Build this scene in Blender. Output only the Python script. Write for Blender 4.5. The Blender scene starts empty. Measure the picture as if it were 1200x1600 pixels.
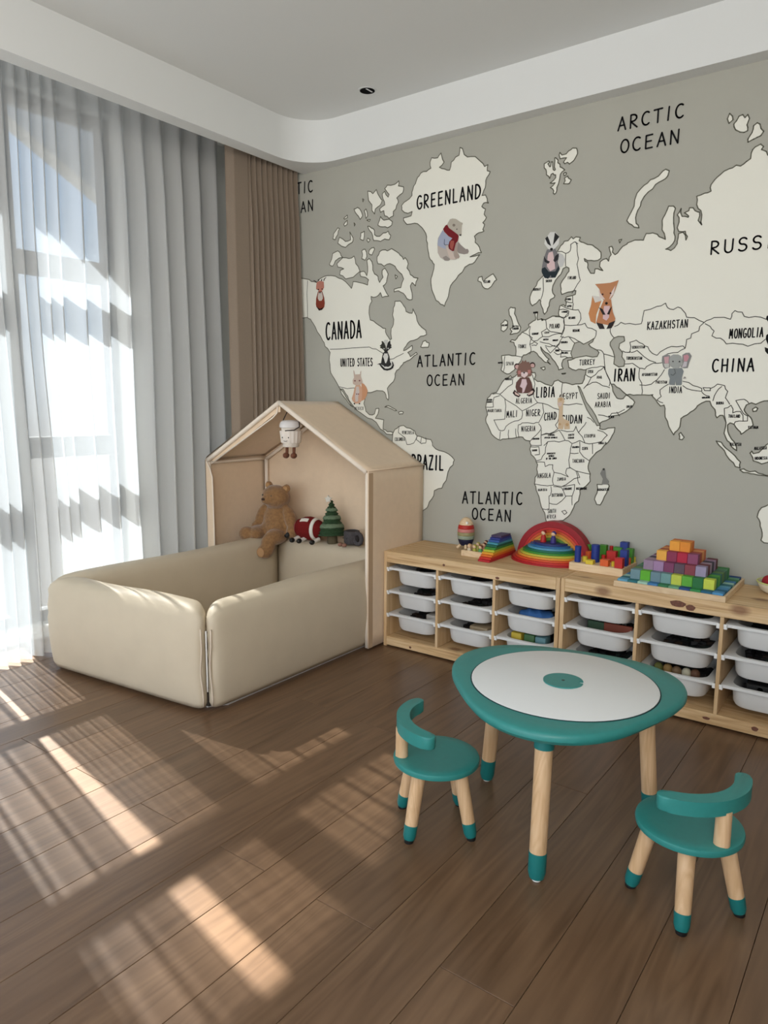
import bpy, bmesh, math, random
from mathutils import Vector, Matrix
from mathutils.geometry import delaunay_2d_cdt
random.seed(7)
SC = bpy.context.scene
COL = SC.collection
R = math.radians

# ---------------------------------------------------------------- camera
cd = bpy.data.cameras.new('camera'); cam = bpy.data.objects.new('camera', cd); COL.objects.link(cam)
F, YAW, PITCH, ROLL = 1122.36, 0.635, 0.1479, 0.0059
fw = Vector((-math.sin(YAW)*math.cos(PITCH), math.cos(YAW)*math.cos(PITCH), -math.sin(PITCH)))
rt = Vector((math.cos(YAW), math.sin(YAW), 0)); up = rt.cross(fw)
rt2 = rt*math.cos(ROLL)+up*math.sin(ROLL); up2 = up*math.cos(ROLL)-rt*math.sin(ROLL)
cam.matrix_world = Matrix(((rt2.x, up2.x, -fw.x, 2.4552), (rt2.y, up2.y, -fw.y, -3.2383), (rt2.z, up2.z, -fw.z, 1.2227), (0, 0, 0, 1)))
cd.sensor_fit = 'VERTICAL'; cd.sensor_height = 32.0; cd.lens = F/1600*32.0
cd.clip_start = 0.02
SC.camera = cam

# ---------------------------------------------------------------- sky, sun, exposure
wd = bpy.data.worlds.new('sky'); SC.world = wd; wd.use_nodes = True
nt = wd.node_tree; nt.nodes.clear()
wo = nt.nodes.new('ShaderNodeOutputWorld'); bg = nt.nodes.new('ShaderNodeBackground')
tc = nt.nodes.new('ShaderNodeTexCoord'); sx = nt.nodes.new('ShaderNodeSeparateXYZ'); rp = nt.nodes.new('ShaderNodeValToRGB')
mp = nt.nodes.new('ShaderNodeMapRange'); mp.inputs[1].default_value = -1; mp.inputs[2].default_value = 1
nt.links.new(tc.outputs['Generated'], sx.inputs[0]); nt.links.new(sx.outputs['Z'], mp.inputs[0]); nt.links.new(mp.outputs[0], rp.inputs[0])
nt.links.new(rp.outputs[0], bg.inputs[0]); nt.links.new(bg.outputs[0], wo.inputs[0])
cr = rp.color_ramp
cr.elements[0].position = 0.0; cr.elements[0].color = (0.62, 0.58, 0.53, 1)
cr.elements[1].position = 1.0; cr.elements[1].color = (0.38, 0.60, 1.0, 1)
for pos, c in ((0.47, (0.72, 0.70, 0.68, 1)), (0.52, (0.80, 0.90, 1.0, 1)), (0.66, (0.52, 0.72, 1.0, 1))):
    e = cr.elements.new(pos); e.color = c
bg.inputs[1].default_value = 1.5
SUN_DIR = Vector((0.746, -0.145, -0.649)).normalized()
sl = bpy.data.lights.new('sun', 'SUN'); sl.energy = 33.0; sl.angle = R(0.6); sl.color = (1.0, 0.95, 0.88)
so = bpy.data.objects.new('sun', sl); COL.objects.link(so)
so.rotation_euler = (-SUN_DIR).to_track_quat('Z', 'Y').to_euler(); so.location = (-6, 1, 6)
al = bpy.data.lights.new('rear_fill_light', 'AREA'); al.shape = 'RECTANGLE'; al.size = 3.6; al.size_y = 2.4; al.energy = 62; al.color = (0.95, 0.98, 1.0)  # added fill lamp behind the camera, brightens the whole room
ao = bpy.data.objects.new('rear_fill_light', al); COL.objects.link(ao); ao.location = (0.9, -5.75, 1.3); ao.rotation_euler = (R(126), 0, 0)
al2 = bpy.data.lights.new('right_fill_light', 'AREA'); al2.shape = 'RECTANGLE'; al2.size = 1.6; al2.size_y = 1.0; al2.energy = 80; al2.color = (1.0, 0.95, 0.88)  # added fill lamp on the right, brightens curtains and canvas roof
ao2 = bpy.data.objects.new('right_fill_light', al2); COL.objects.link(ao2); ao2.location = (3.2, -4.2, 2.0); ao2.rotation_euler = (R(96), 0, R(62))
SC.view_settings.view_transform = 'Standard'; SC.view_settings.look = 'None'
SC.view_settings.gamma = 1.0; SC.view_settings.use_curve_mapping = False
SC.view_settings.exposure = 0.0

# ---------------------------------------------------------------- materials
def lin(c):
    return tuple(((v/255/12.92) if v/255 <= 0.04045 else ((v/255+0.055)/1.055)**2.4) for v in c)
MATS = {}
def mat(name, col, rough=0.6, spec=0.5, metal=0, grain=0.0, scale=40, bump=0.0, stretch=(1, 1, 1), coat=0, sheen=0, emit=0):
    if name in MATS: return MATS[name]
    m = bpy.data.materials.new(name); m.use_nodes = True; n = m.node_tree; b = n.nodes['Principled BSDF']
    c = lin(col)
    b.inputs['Base Color'].default_value = (*c, 1); b.inputs['Roughness'].default_value = rough
    b.inputs['Specular IOR Level'].default_value = spec; b.inputs['Metallic'].default_value = metal
    b.inputs['Coat Weight'].default_value = coat; b.inputs['Sheen Weight'].default_value = sheen
    if grain or bump:
        t = n.nodes.new('ShaderNodeTexCoord'); mpn = n.nodes.new('ShaderNodeMapping'); mpn.inputs['Scale'].default_value = stretch
        nz = n.nodes.new('ShaderNodeTexNoise'); nz.inputs['Scale'].default_value = scale; nz.inputs['Detail'].default_value = 4
        n.links.new(t.outputs['Object'], mpn.inputs[0]); n.links.new(mpn.outputs[0], nz.inputs[0])
        if grain:
            rr = n.nodes.new('ShaderNodeValToRGB'); rr.color_ramp.elements[0].position = 0.3; rr.color_ramp.elements[1].position = 0.7
            rr.color_ramp.elements[0].color = (*[v*(1-grain) for v in c], 1); rr.color_ramp.elements[1].color = (*[min(1, v*(1+grain)) for v in c], 1)
            n.links.new(nz.outputs[0], rr.inputs[0]); n.links.new(rr.outputs[0], b.inputs['Base Color'])
        if bump:
            bp = n.nodes.new('ShaderNodeBump'); bp.inputs['Strength'].default_value = bump; bp.inputs['Distance'].default_value = 0.01
            n.links.new(nz.outputs[0], bp.inputs['Height']); n.links.new(bp.outputs[0], b.inputs['Normal'])
    MATS[name] = m
    return m
def wood(name, dark, mid, light, stretch=(30, 1.5, 30), rough=0.5, knots=False, rnd=0.25, spec=0.5):
    """long-grained wood: stretched noise + wavy rings, shifted per object"""
    m = bpy.data.materials.new(name); m.use_nodes = True; n = m.node_tree; b = n.nodes['Principled BSDF']
    L = n.links.new; N = n.nodes.new
    t = N('ShaderNodeTexCoord'); oi = N('ShaderNodeObjectInfo'); ad = N('ShaderNodeVectorMath'); ad.operation = 'ADD'
    ml = N('ShaderNodeVectorMath'); ml.operation = 'SCALE'; ml.inputs[3].default_value = 37.0
    cb = N('ShaderNodeCombineXYZ'); L(oi.outputs['Random'], cb.inputs[0]); L(oi.outputs['Random'], cb.inputs[1]); L(oi.outputs['Random'], cb.inputs[2])
    L(cb.outputs[0], ml.inputs[0]); L(t.outputs['Object'], ad.inputs[0]); L(ml.outputs[0], ad.inputs[1])
    mpn = N('ShaderNodeMapping'); mpn.inputs['Scale'].default_value = stretch; L(ad.outputs[0], mpn.inputs[0])
    n1 = N('ShaderNodeTexNoise'); n1.inputs['Scale'].default_value = 1.0; n1.inputs['Detail'].default_value = 5; n1.inputs['Distortion'].default_value = 0.6; L(mpn.outputs[0], n1.inputs[0])
    mp2 = N('ShaderNodeMapping'); mp2.inputs['Scale'].default_value = tuple(v*0.22 for v in stretch); L(ad.outputs[0], mp2.inputs[0])
    n2 = N('ShaderNodeTexNoise'); n2.inputs['Scale'].default_value = 1.0; n2.inputs['Detail'].default_value = 2; n2.inputs['Distortion'].default_value = 1.5; L(mp2.outputs[0], n2.inputs[0])
    mu = N('ShaderNodeMath'); mu.operation = 'MULTIPLY'; mu.inputs[1].default_value = 9.0; L(n2.outputs[0], mu.inputs[0])
    fr = N('ShaderNodeMath'); fr.operation = 'PINGPONG'; fr.inputs[1].default_value = 0.5; L(mu.outputs[0], fr.inputs[0])
    mx = N('ShaderNodeMath'); mx.operation = 'MULTIPLY_ADD'; mx.inputs[1].default_value = 0.45; L(fr.outputs[0], mx.inputs[0])
    m3 = N('ShaderNodeMath'); m3.operation = 'MULTIPLY'; m3.inputs[1].default_value = 0.78; L(n1.outputs[0], m3.inputs[0]); L(m3.outputs[0], mx.inputs[2])
    rr = N('ShaderNodeValToRGB'); e = rr.color_ramp.elements; e[0].position = 0.25; e[1].position = 0.8
    e[0].color = (*lin(dark), 1); e[1].color = (*lin(light), 1); k = e.new(0.52); k.color = (*lin(mid), 1)
    L(mx.outputs[0], rr.inputs[0])
    hs = N('ShaderNodeHueSaturation'); mr = N('ShaderNodeMapRange'); mr.inputs[3].default_value = 1-rnd; mr.inputs[4].default_value = 1+rnd
    L(oi.outputs['Random'], mr.inputs[0]); L(mr.outputs[0], hs.inputs['Value']); L(rr.outputs[0], hs.inputs['Color'])
    out = hs.outputs[0]
    if knots:
        v = N('ShaderNodeTexVoronoi'); v.inputs['Scale'].default_value = 4.2; mk = N('ShaderNodeMapping'); mk.inputs['Scale'].default_value = knots; L(ad.outputs[0], mk.inputs[0]); L(mk.outputs[0], v.inputs[0])
        kr = N('ShaderNodeValToRGB'); ke = kr.color_ramp.elements; ke[0].position = 0.07; ke[0].color = (0.72, 0.72, 0.72, 1); ke[1].position = 0.17; ke[1].color = (0, 0, 0, 1); L(v.outputs['Distance'], kr.inputs[0])
        mi = N('ShaderNodeMixRGB'); mi.inputs[2].default_value = (*lin((112, 66, 40)), 1); L(kr.outputs[0], mi.inputs[0]); L(out, mi.inputs[1]); out = mi.outputs[0]
    L(out, b.inputs['Base Color']); b.inputs['Roughness'].default_value = rough; b.inputs['Specular IOR Level'].default_value = spec
    MATS[name] = m
    return m
def sheer_mat():
    """thin woven voile: part of the light passes straight through, less the more obliquely it meets the weave; the rest is scattered on both sides"""
    m = bpy.data.materials.new('white_voile'); m.use_nodes = True; n = m.node_tree; n.nodes.clear(); L = n.links.new; N = n.nodes.new
    o = N('ShaderNodeOutputMaterial'); tr = N('ShaderNodeBsdfTransparent'); tr.inputs[0].default_value = (0.97, 0.98, 1, 1)
    df = N('ShaderNodeBsdfDiffuse'); df.inputs[0].default_value = (*lin((246, 246, 243)), 1); tl = N('ShaderNodeBsdfTranslucent'); tl.inputs[0].default_value = (*lin((158, 166, 176)), 1)
    a = N('ShaderNodeMixShader'); a.inputs[0].default_value = 0.36; L(df.outputs[0], a.inputs[1]); L(tl.outputs[0], a.inputs[2])
    lw = N('ShaderNodeLayerWeight'); lw.inputs[0].default_value = 0.5
    s1 = N('ShaderNodeMath'); s1.operation = 'SUBTRACT'; s1.inputs[0].default_value = 1.0; L(lw.outputs['Facing'], s1.inputs[1])
    s2 = N('ShaderNodeMath'); s2.operation = 'MAXIMUM'; s2.inputs[1].default_value = 0.12; L(s1.outputs[0], s2.inputs[0])
    s3 = N('ShaderNodeMath'); s3.operation = 'DIVIDE'; s3.inputs[0].default_value = 1.0; L(s2.outputs[0], s3.inputs[1])
    s4 = N('ShaderNodeMath'); s4.operation = 'POWER'; s4.inputs[0].default_value = 0.33; L(s3.outputs[0], s4.inputs[1])
    b = N('ShaderNodeMixShader'); L(s4.outputs[0], b.inputs[0]); L(a.outputs[0], b.inputs[1]); L(tr.outputs[0], b.inputs[2]); L(b.outputs[0], o.inputs[0])
    MATS['white_voile'] = m
    return m
def glass_mat():
    m = bpy.data.materials.new('window_glass'); m.use_nodes = True; n = m.node_tree; n.nodes.clear(); L = n.links.new; N = n.nodes.new
    o = N('ShaderNodeOutputMaterial'); tr = N('ShaderNodeBsdfTransparent'); tr.inputs[0].default_value = (0.95, 0.97, 0.97, 1); gl = N('ShaderNodeBsdfGlossy'); gl.inputs['Roughness'].default_value = 0.02
    fr = N('ShaderNodeFresnel'); fr.inputs[0].default_value = 1.45; mi = N('ShaderNodeMixShader'); L(fr.outputs[0], mi.inputs[0]); L(tr.outputs[0], mi.inputs[1]); L(gl.outputs[0], mi.inputs[2]); L(mi.outputs[0], o.inputs[0])
    return m

# ---------------------------------------------------------------- mesh helpers
def B(): return bmesh.new()
def bx(bm, x0, y0, z0, x1, y1, z1, bev=0.0, seg=1, M=None):
    vs = [bm.verts.new(v) for v in ((x0, y0, z0), (x1, y0, z0), (x1, y1, z0), (x0, y1, z0), (x0, y0, z1), (x1, y0, z1), (x1, y1, z1), (x0, y1, z1))]
    fs = [bm.faces.new([vs[i] for i in f]) for f in ((3, 2, 1, 0), (4, 5, 6, 7), (0, 1, 5, 4), (1, 2, 6, 5), (2, 3, 7, 6), (3, 0, 4, 7))]
    if bev:
        r = bmesh.ops.bevel(bm, geom=list({e for f in fs for e in f.edges}), offset=bev, segments=seg, affect='EDGES', profile=0.5)
        vs = list({v for f in r['faces'] for v in f.verts} | {v for v in vs if v.is_valid})
    if M is not None: bmesh.ops.transform(bm, matrix=M, verts=vs)
    return bm
def lathe(bm, prof, seg=24, M=None):
    """prof: (radius, z) list turned about z; end radii of 0 close to a point"""
    rings = []
    for r, z in prof:
        if r <= 1e-6: rings.append([bm.verts.new((0, 0, z))])
        else: rings.append([bm.verts.new((r*math.cos(2*math.pi*i/seg), r*math.sin(2*math.pi*i/seg), z)) for i in range(seg)])
    for a, b in zip(rings, rings[1:]):
        for i in range(seg):
            j = (i+1) % seg
            if len(a) == 1 and len(b) > 1: bm.faces.new((a[0], b[j], b[i]))
            elif len(b) == 1 and len(a) > 1: bm.faces.new((a[i], a[j], b[0]))
            elif len(a) > 1: bm.faces.new((a[i], a[j], b[j], b[i]))
    if len(rings[0]) > 1: bm.faces.new(rings[0][::-1])
    if len(rings[-1]) > 1: bm.faces.new(rings[-1])
    if M is not None: bmesh.ops.transform(bm, matrix=M, verts=[v for r in rings for v in r])
    return bm
def tube(bm, pts, rad, seg=10, closed=False):
    pts = [Vector(p) for p in pts]; n = len(pts); rings = []
    u = None
    for i, p in enumerate(pts):
        a = pts[(i-1) % n] if (closed or i) else p; c = pts[(i+1) % n] if (closed or i < n-1) else p
        t = (c-a).normalized()
        if u is None: u = t.cross(Vector((0, 0, 1)) if abs(t.z) < 0.9 else Vector((1, 0, 0))).normalized()
        else: u = (u-t*u.dot(t)).normalized()
        w = t.cross(u); r = rad[i] if isinstance(rad, (list, tuple)) else rad
        rings.append([bm.verts.new(p+u*r*math.cos(2*math.pi*k/seg)+w*r*math.sin(2*math.pi*k/seg)) for k in range(seg)])
    m = n if closed else n-1
    for i in range(m):
        a, b = rings[i], rings[(i+1) % n]
        for k in range(seg): bm.faces.new((a[k], a[(k+1) % seg], b[(k+1) % seg], b[k]))
    if not closed: bm.faces.new(rings[0][::-1]); bm.faces.new(rings[-1])
    return bm
def ell(bm, c, r, rot=None, u=18, v=12):
    M = Matrix.Translation(c)
    if rot is not None: M = M @ rot
    bmesh.ops.create_uvsphere(bm, u_segments=u, v_segments=v, radius=1, matrix=M @ Matrix.Diagonal((*r, 1)))
    return bm
def prism(bm, poly, z0, z1, bev=0.0, seg=2, M=None):
    n = len(poly); a = [bm.verts.new((x, y, z0)) for x, y in poly]; b = [bm.verts.new((x, y, z1)) for x, y in poly]
    fs = [bm.faces.new(a[::-1]), bm.faces.new(b)] + [bm.faces.new((a[i], a[(i+1) % n], b[(i+1) % n], b[i])) for i in range(n)]
    vs = a+b
    if bev:
        r = bmesh.ops.bevel(bm, geom=list(set(fs[0].edges) | set(fs[1].edges)), offset=bev, segments=seg, affect='EDGES', profile=0.5)
        vs = list({v for f in r['faces'] for v in f.verts} | {v for v in vs if v.is_valid} | {v for f in fs if f.is_valid for v in f.verts})
    if M is not None: bmesh.ops.transform(bm, matrix=M, verts=vs)
    return bm
def rrect(w, d, r, k=5):
    out = []
    for cx, cy, a0 in ((w/2-r, d/2-r, 0), (-w/2+r, d/2-r, 90), (-w/2+r, -d/2+r, 180), (w/2-r, -d/2+r, 270)):
        for i in range(k+1):
            a = R(a0+90*i/k); out.append((cx+r*math.cos(a), cy+r*math.sin(a)))
    return out
def loft(bm, rings, cap0=True, cap1=True):
    L = [[bm.verts.new(p) for p in r] for r in rings]
    for a, b in zip(L, L[1:]):
        for i in range(len(a)): bm.faces.new((a[i], a[(i+1) % len(a)], b[(i+1) % len(a)], b[i]))
    if cap0: bm.faces.new(L[0][::-1])
    if cap1: bm.faces.new(L[-1])
    return bm
def obj(name, bm, m, parent=None, smooth=False, loc=None, rot=None, fix=True):
    me = bpy.data.meshes.new(name)
    if fix: bmesh.ops.recalc_face_normals(bm, faces=bm.faces[:])
    bm.to_mesh(me); bm.free()
    o = bpy.data.objects.new(name, me); COL.objects.link(o)
    for mm in (m if isinstance(m, (list, tuple)) else [m]): me.materials.append(mm)
    if smooth:
        for p in me.polygons: p.use_smooth = True
        if smooth != 'all': me.set_sharp_from_angle(angle=R(38))
    if parent: o.parent = parent
    if loc is not None: o.location = loc
    if rot is not None: o.rotation_euler = rot
    return o
def tag(o, label=None, cat=None, group=None, kind=None):
    if label: o['label'] = label
    if cat: o['category'] = cat
    if group: o['group'] = group
    if kind: o['kind'] = kind
    return o
def thing(name, label, cat, loc=(0, 0, 0), rz=0, group=None):
    o = bpy.data.objects.new(name, None); COL.objects.link(o); o.location = loc; o.rotation_euler = (0, 0, rz); o.empty_display_size = 0.05
    return tag(o, label, cat, group)
def struct(name, bm, m, smooth=False): return tag(obj(name, bm, m, None, smooth), kind='structure')
def dup(root, loc, rz=None, label=None):
    c = root.copy(); COL.objects.link(c); c.location = loc
    if rz is not None: c.rotation_euler = (0, 0, rz)
    if label: c['label'] = label
    def kids(o, p):
        for ch in list(o.children):
            d = ch.copy(); COL.objects.link(d); d.parent = p; d.matrix_parent_inverse = ch.matrix_parent_inverse.copy(); kids(ch, d)
    kids(root, c)
    return c
RX = lambda a: Matrix.Rotation(R(a), 4, 'X')
RY = lambda a: Matrix.Rotation(R(a), 4, 'Y')
RZ = lambda a: Matrix.Rotation(R(a), 4, 'Z')
T = lambda *v: Matrix.Translation(v)

M_wall = mat('greige_wall_paint', (176, 175, 165), 0.85, 0.25, grain=0.02, scale=3, bump=0.02)
M_white = mat('white_ceiling_paint', (226, 228, 227), 0.9, 0.2)
M_land = mat('printed_ivory', (236, 235, 224), 0.85, 0.25)
M_line = mat('printed_coast_line', (112, 111, 98), 0.85, 0.25)
M_bord = mat('printed_border_line', (84, 83, 76), 0.85, 0.25)
M_ink = mat('printed_black_ink', (22, 22, 25), 0.8, 0.25)
M_floor = wood('walnut_oak_plank', (94, 70, 50), (110, 84, 62), (122, 95, 71), (30, 2.2, 30), 0.30, rnd=0.10)
M_pine = wood('pine', (176, 136, 90), (212, 178, 132), (230, 203, 162), (2.2, 46, 46), 0.55, knots=(0.9, 1.5, 1.5), rnd=0.05)
M_pinev = wood('pine_upright', (196, 158, 112), (212, 178, 134), (226, 198, 158), (40, 40, 3), 0.55, rnd=0.06)
M_beech = wood('beech_leg', (196, 158, 116), (212, 176, 136), (222, 190, 152), (50, 50, 4), 0.45, rnd=0.04)
M_toywood = wood('toy_maple', (206, 174, 134), (222, 194, 156), (232, 208, 174), (8, 50, 50), 0.55, rnd=0.05)
M_teal = mat('teal_lacquer', (46, 132, 127), 0.42, 0.5, grain=0.03, scale=60)
M_tealdark = mat('teal_boot', (20, 112, 110), 0.45)
M_tbl_white = mat('white_table_disc', (228, 230, 230), 0.35)
M_black = mat('black_rubber', (18, 18, 18), 0.6)
M_box = mat('white_box_plastic', (222, 222, 220), 0.42)
M_clip = mat('white_rail_plastic', (240, 240, 238), 0.4)
M_leather = mat('beige_faux_leather', (203, 189, 166), 0.55, 0.35, grain=0.025, scale=9, bump=0.06)
M_leather2 = mat('beige_faux_leather_piping', (214, 198, 178), 0.45)
M_base = mat('grey_underside_fabric', (176, 172, 168), 0.8)
M_tent = mat('sand_canvas', (230, 206, 178), 0.9, 0.2, grain=0.02, scale=30, bump=0.05, sheen=0.2)
M_trim = mat('cream_canvas_trim', (236, 222, 206), 0.85, 0.2)
M_drape = mat('taupe_drape', (140, 125, 110), 0.92, 0.15, grain=0.06, scale=300, sheen=0.3)
M_sheer = sheer_mat()
M_glass = glass_mat()
M_frame = mat('graphite_window_frame', (92, 96, 100), 0.5)
M_fur = mat('brown_plush', (142, 106, 70), 0.95, 0.15, grain=0.22, scale=70, bump=0.5, sheen=0.4)
M_dkbrown = mat('dark_brown_felt', (60, 38, 26), 0.85)
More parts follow.
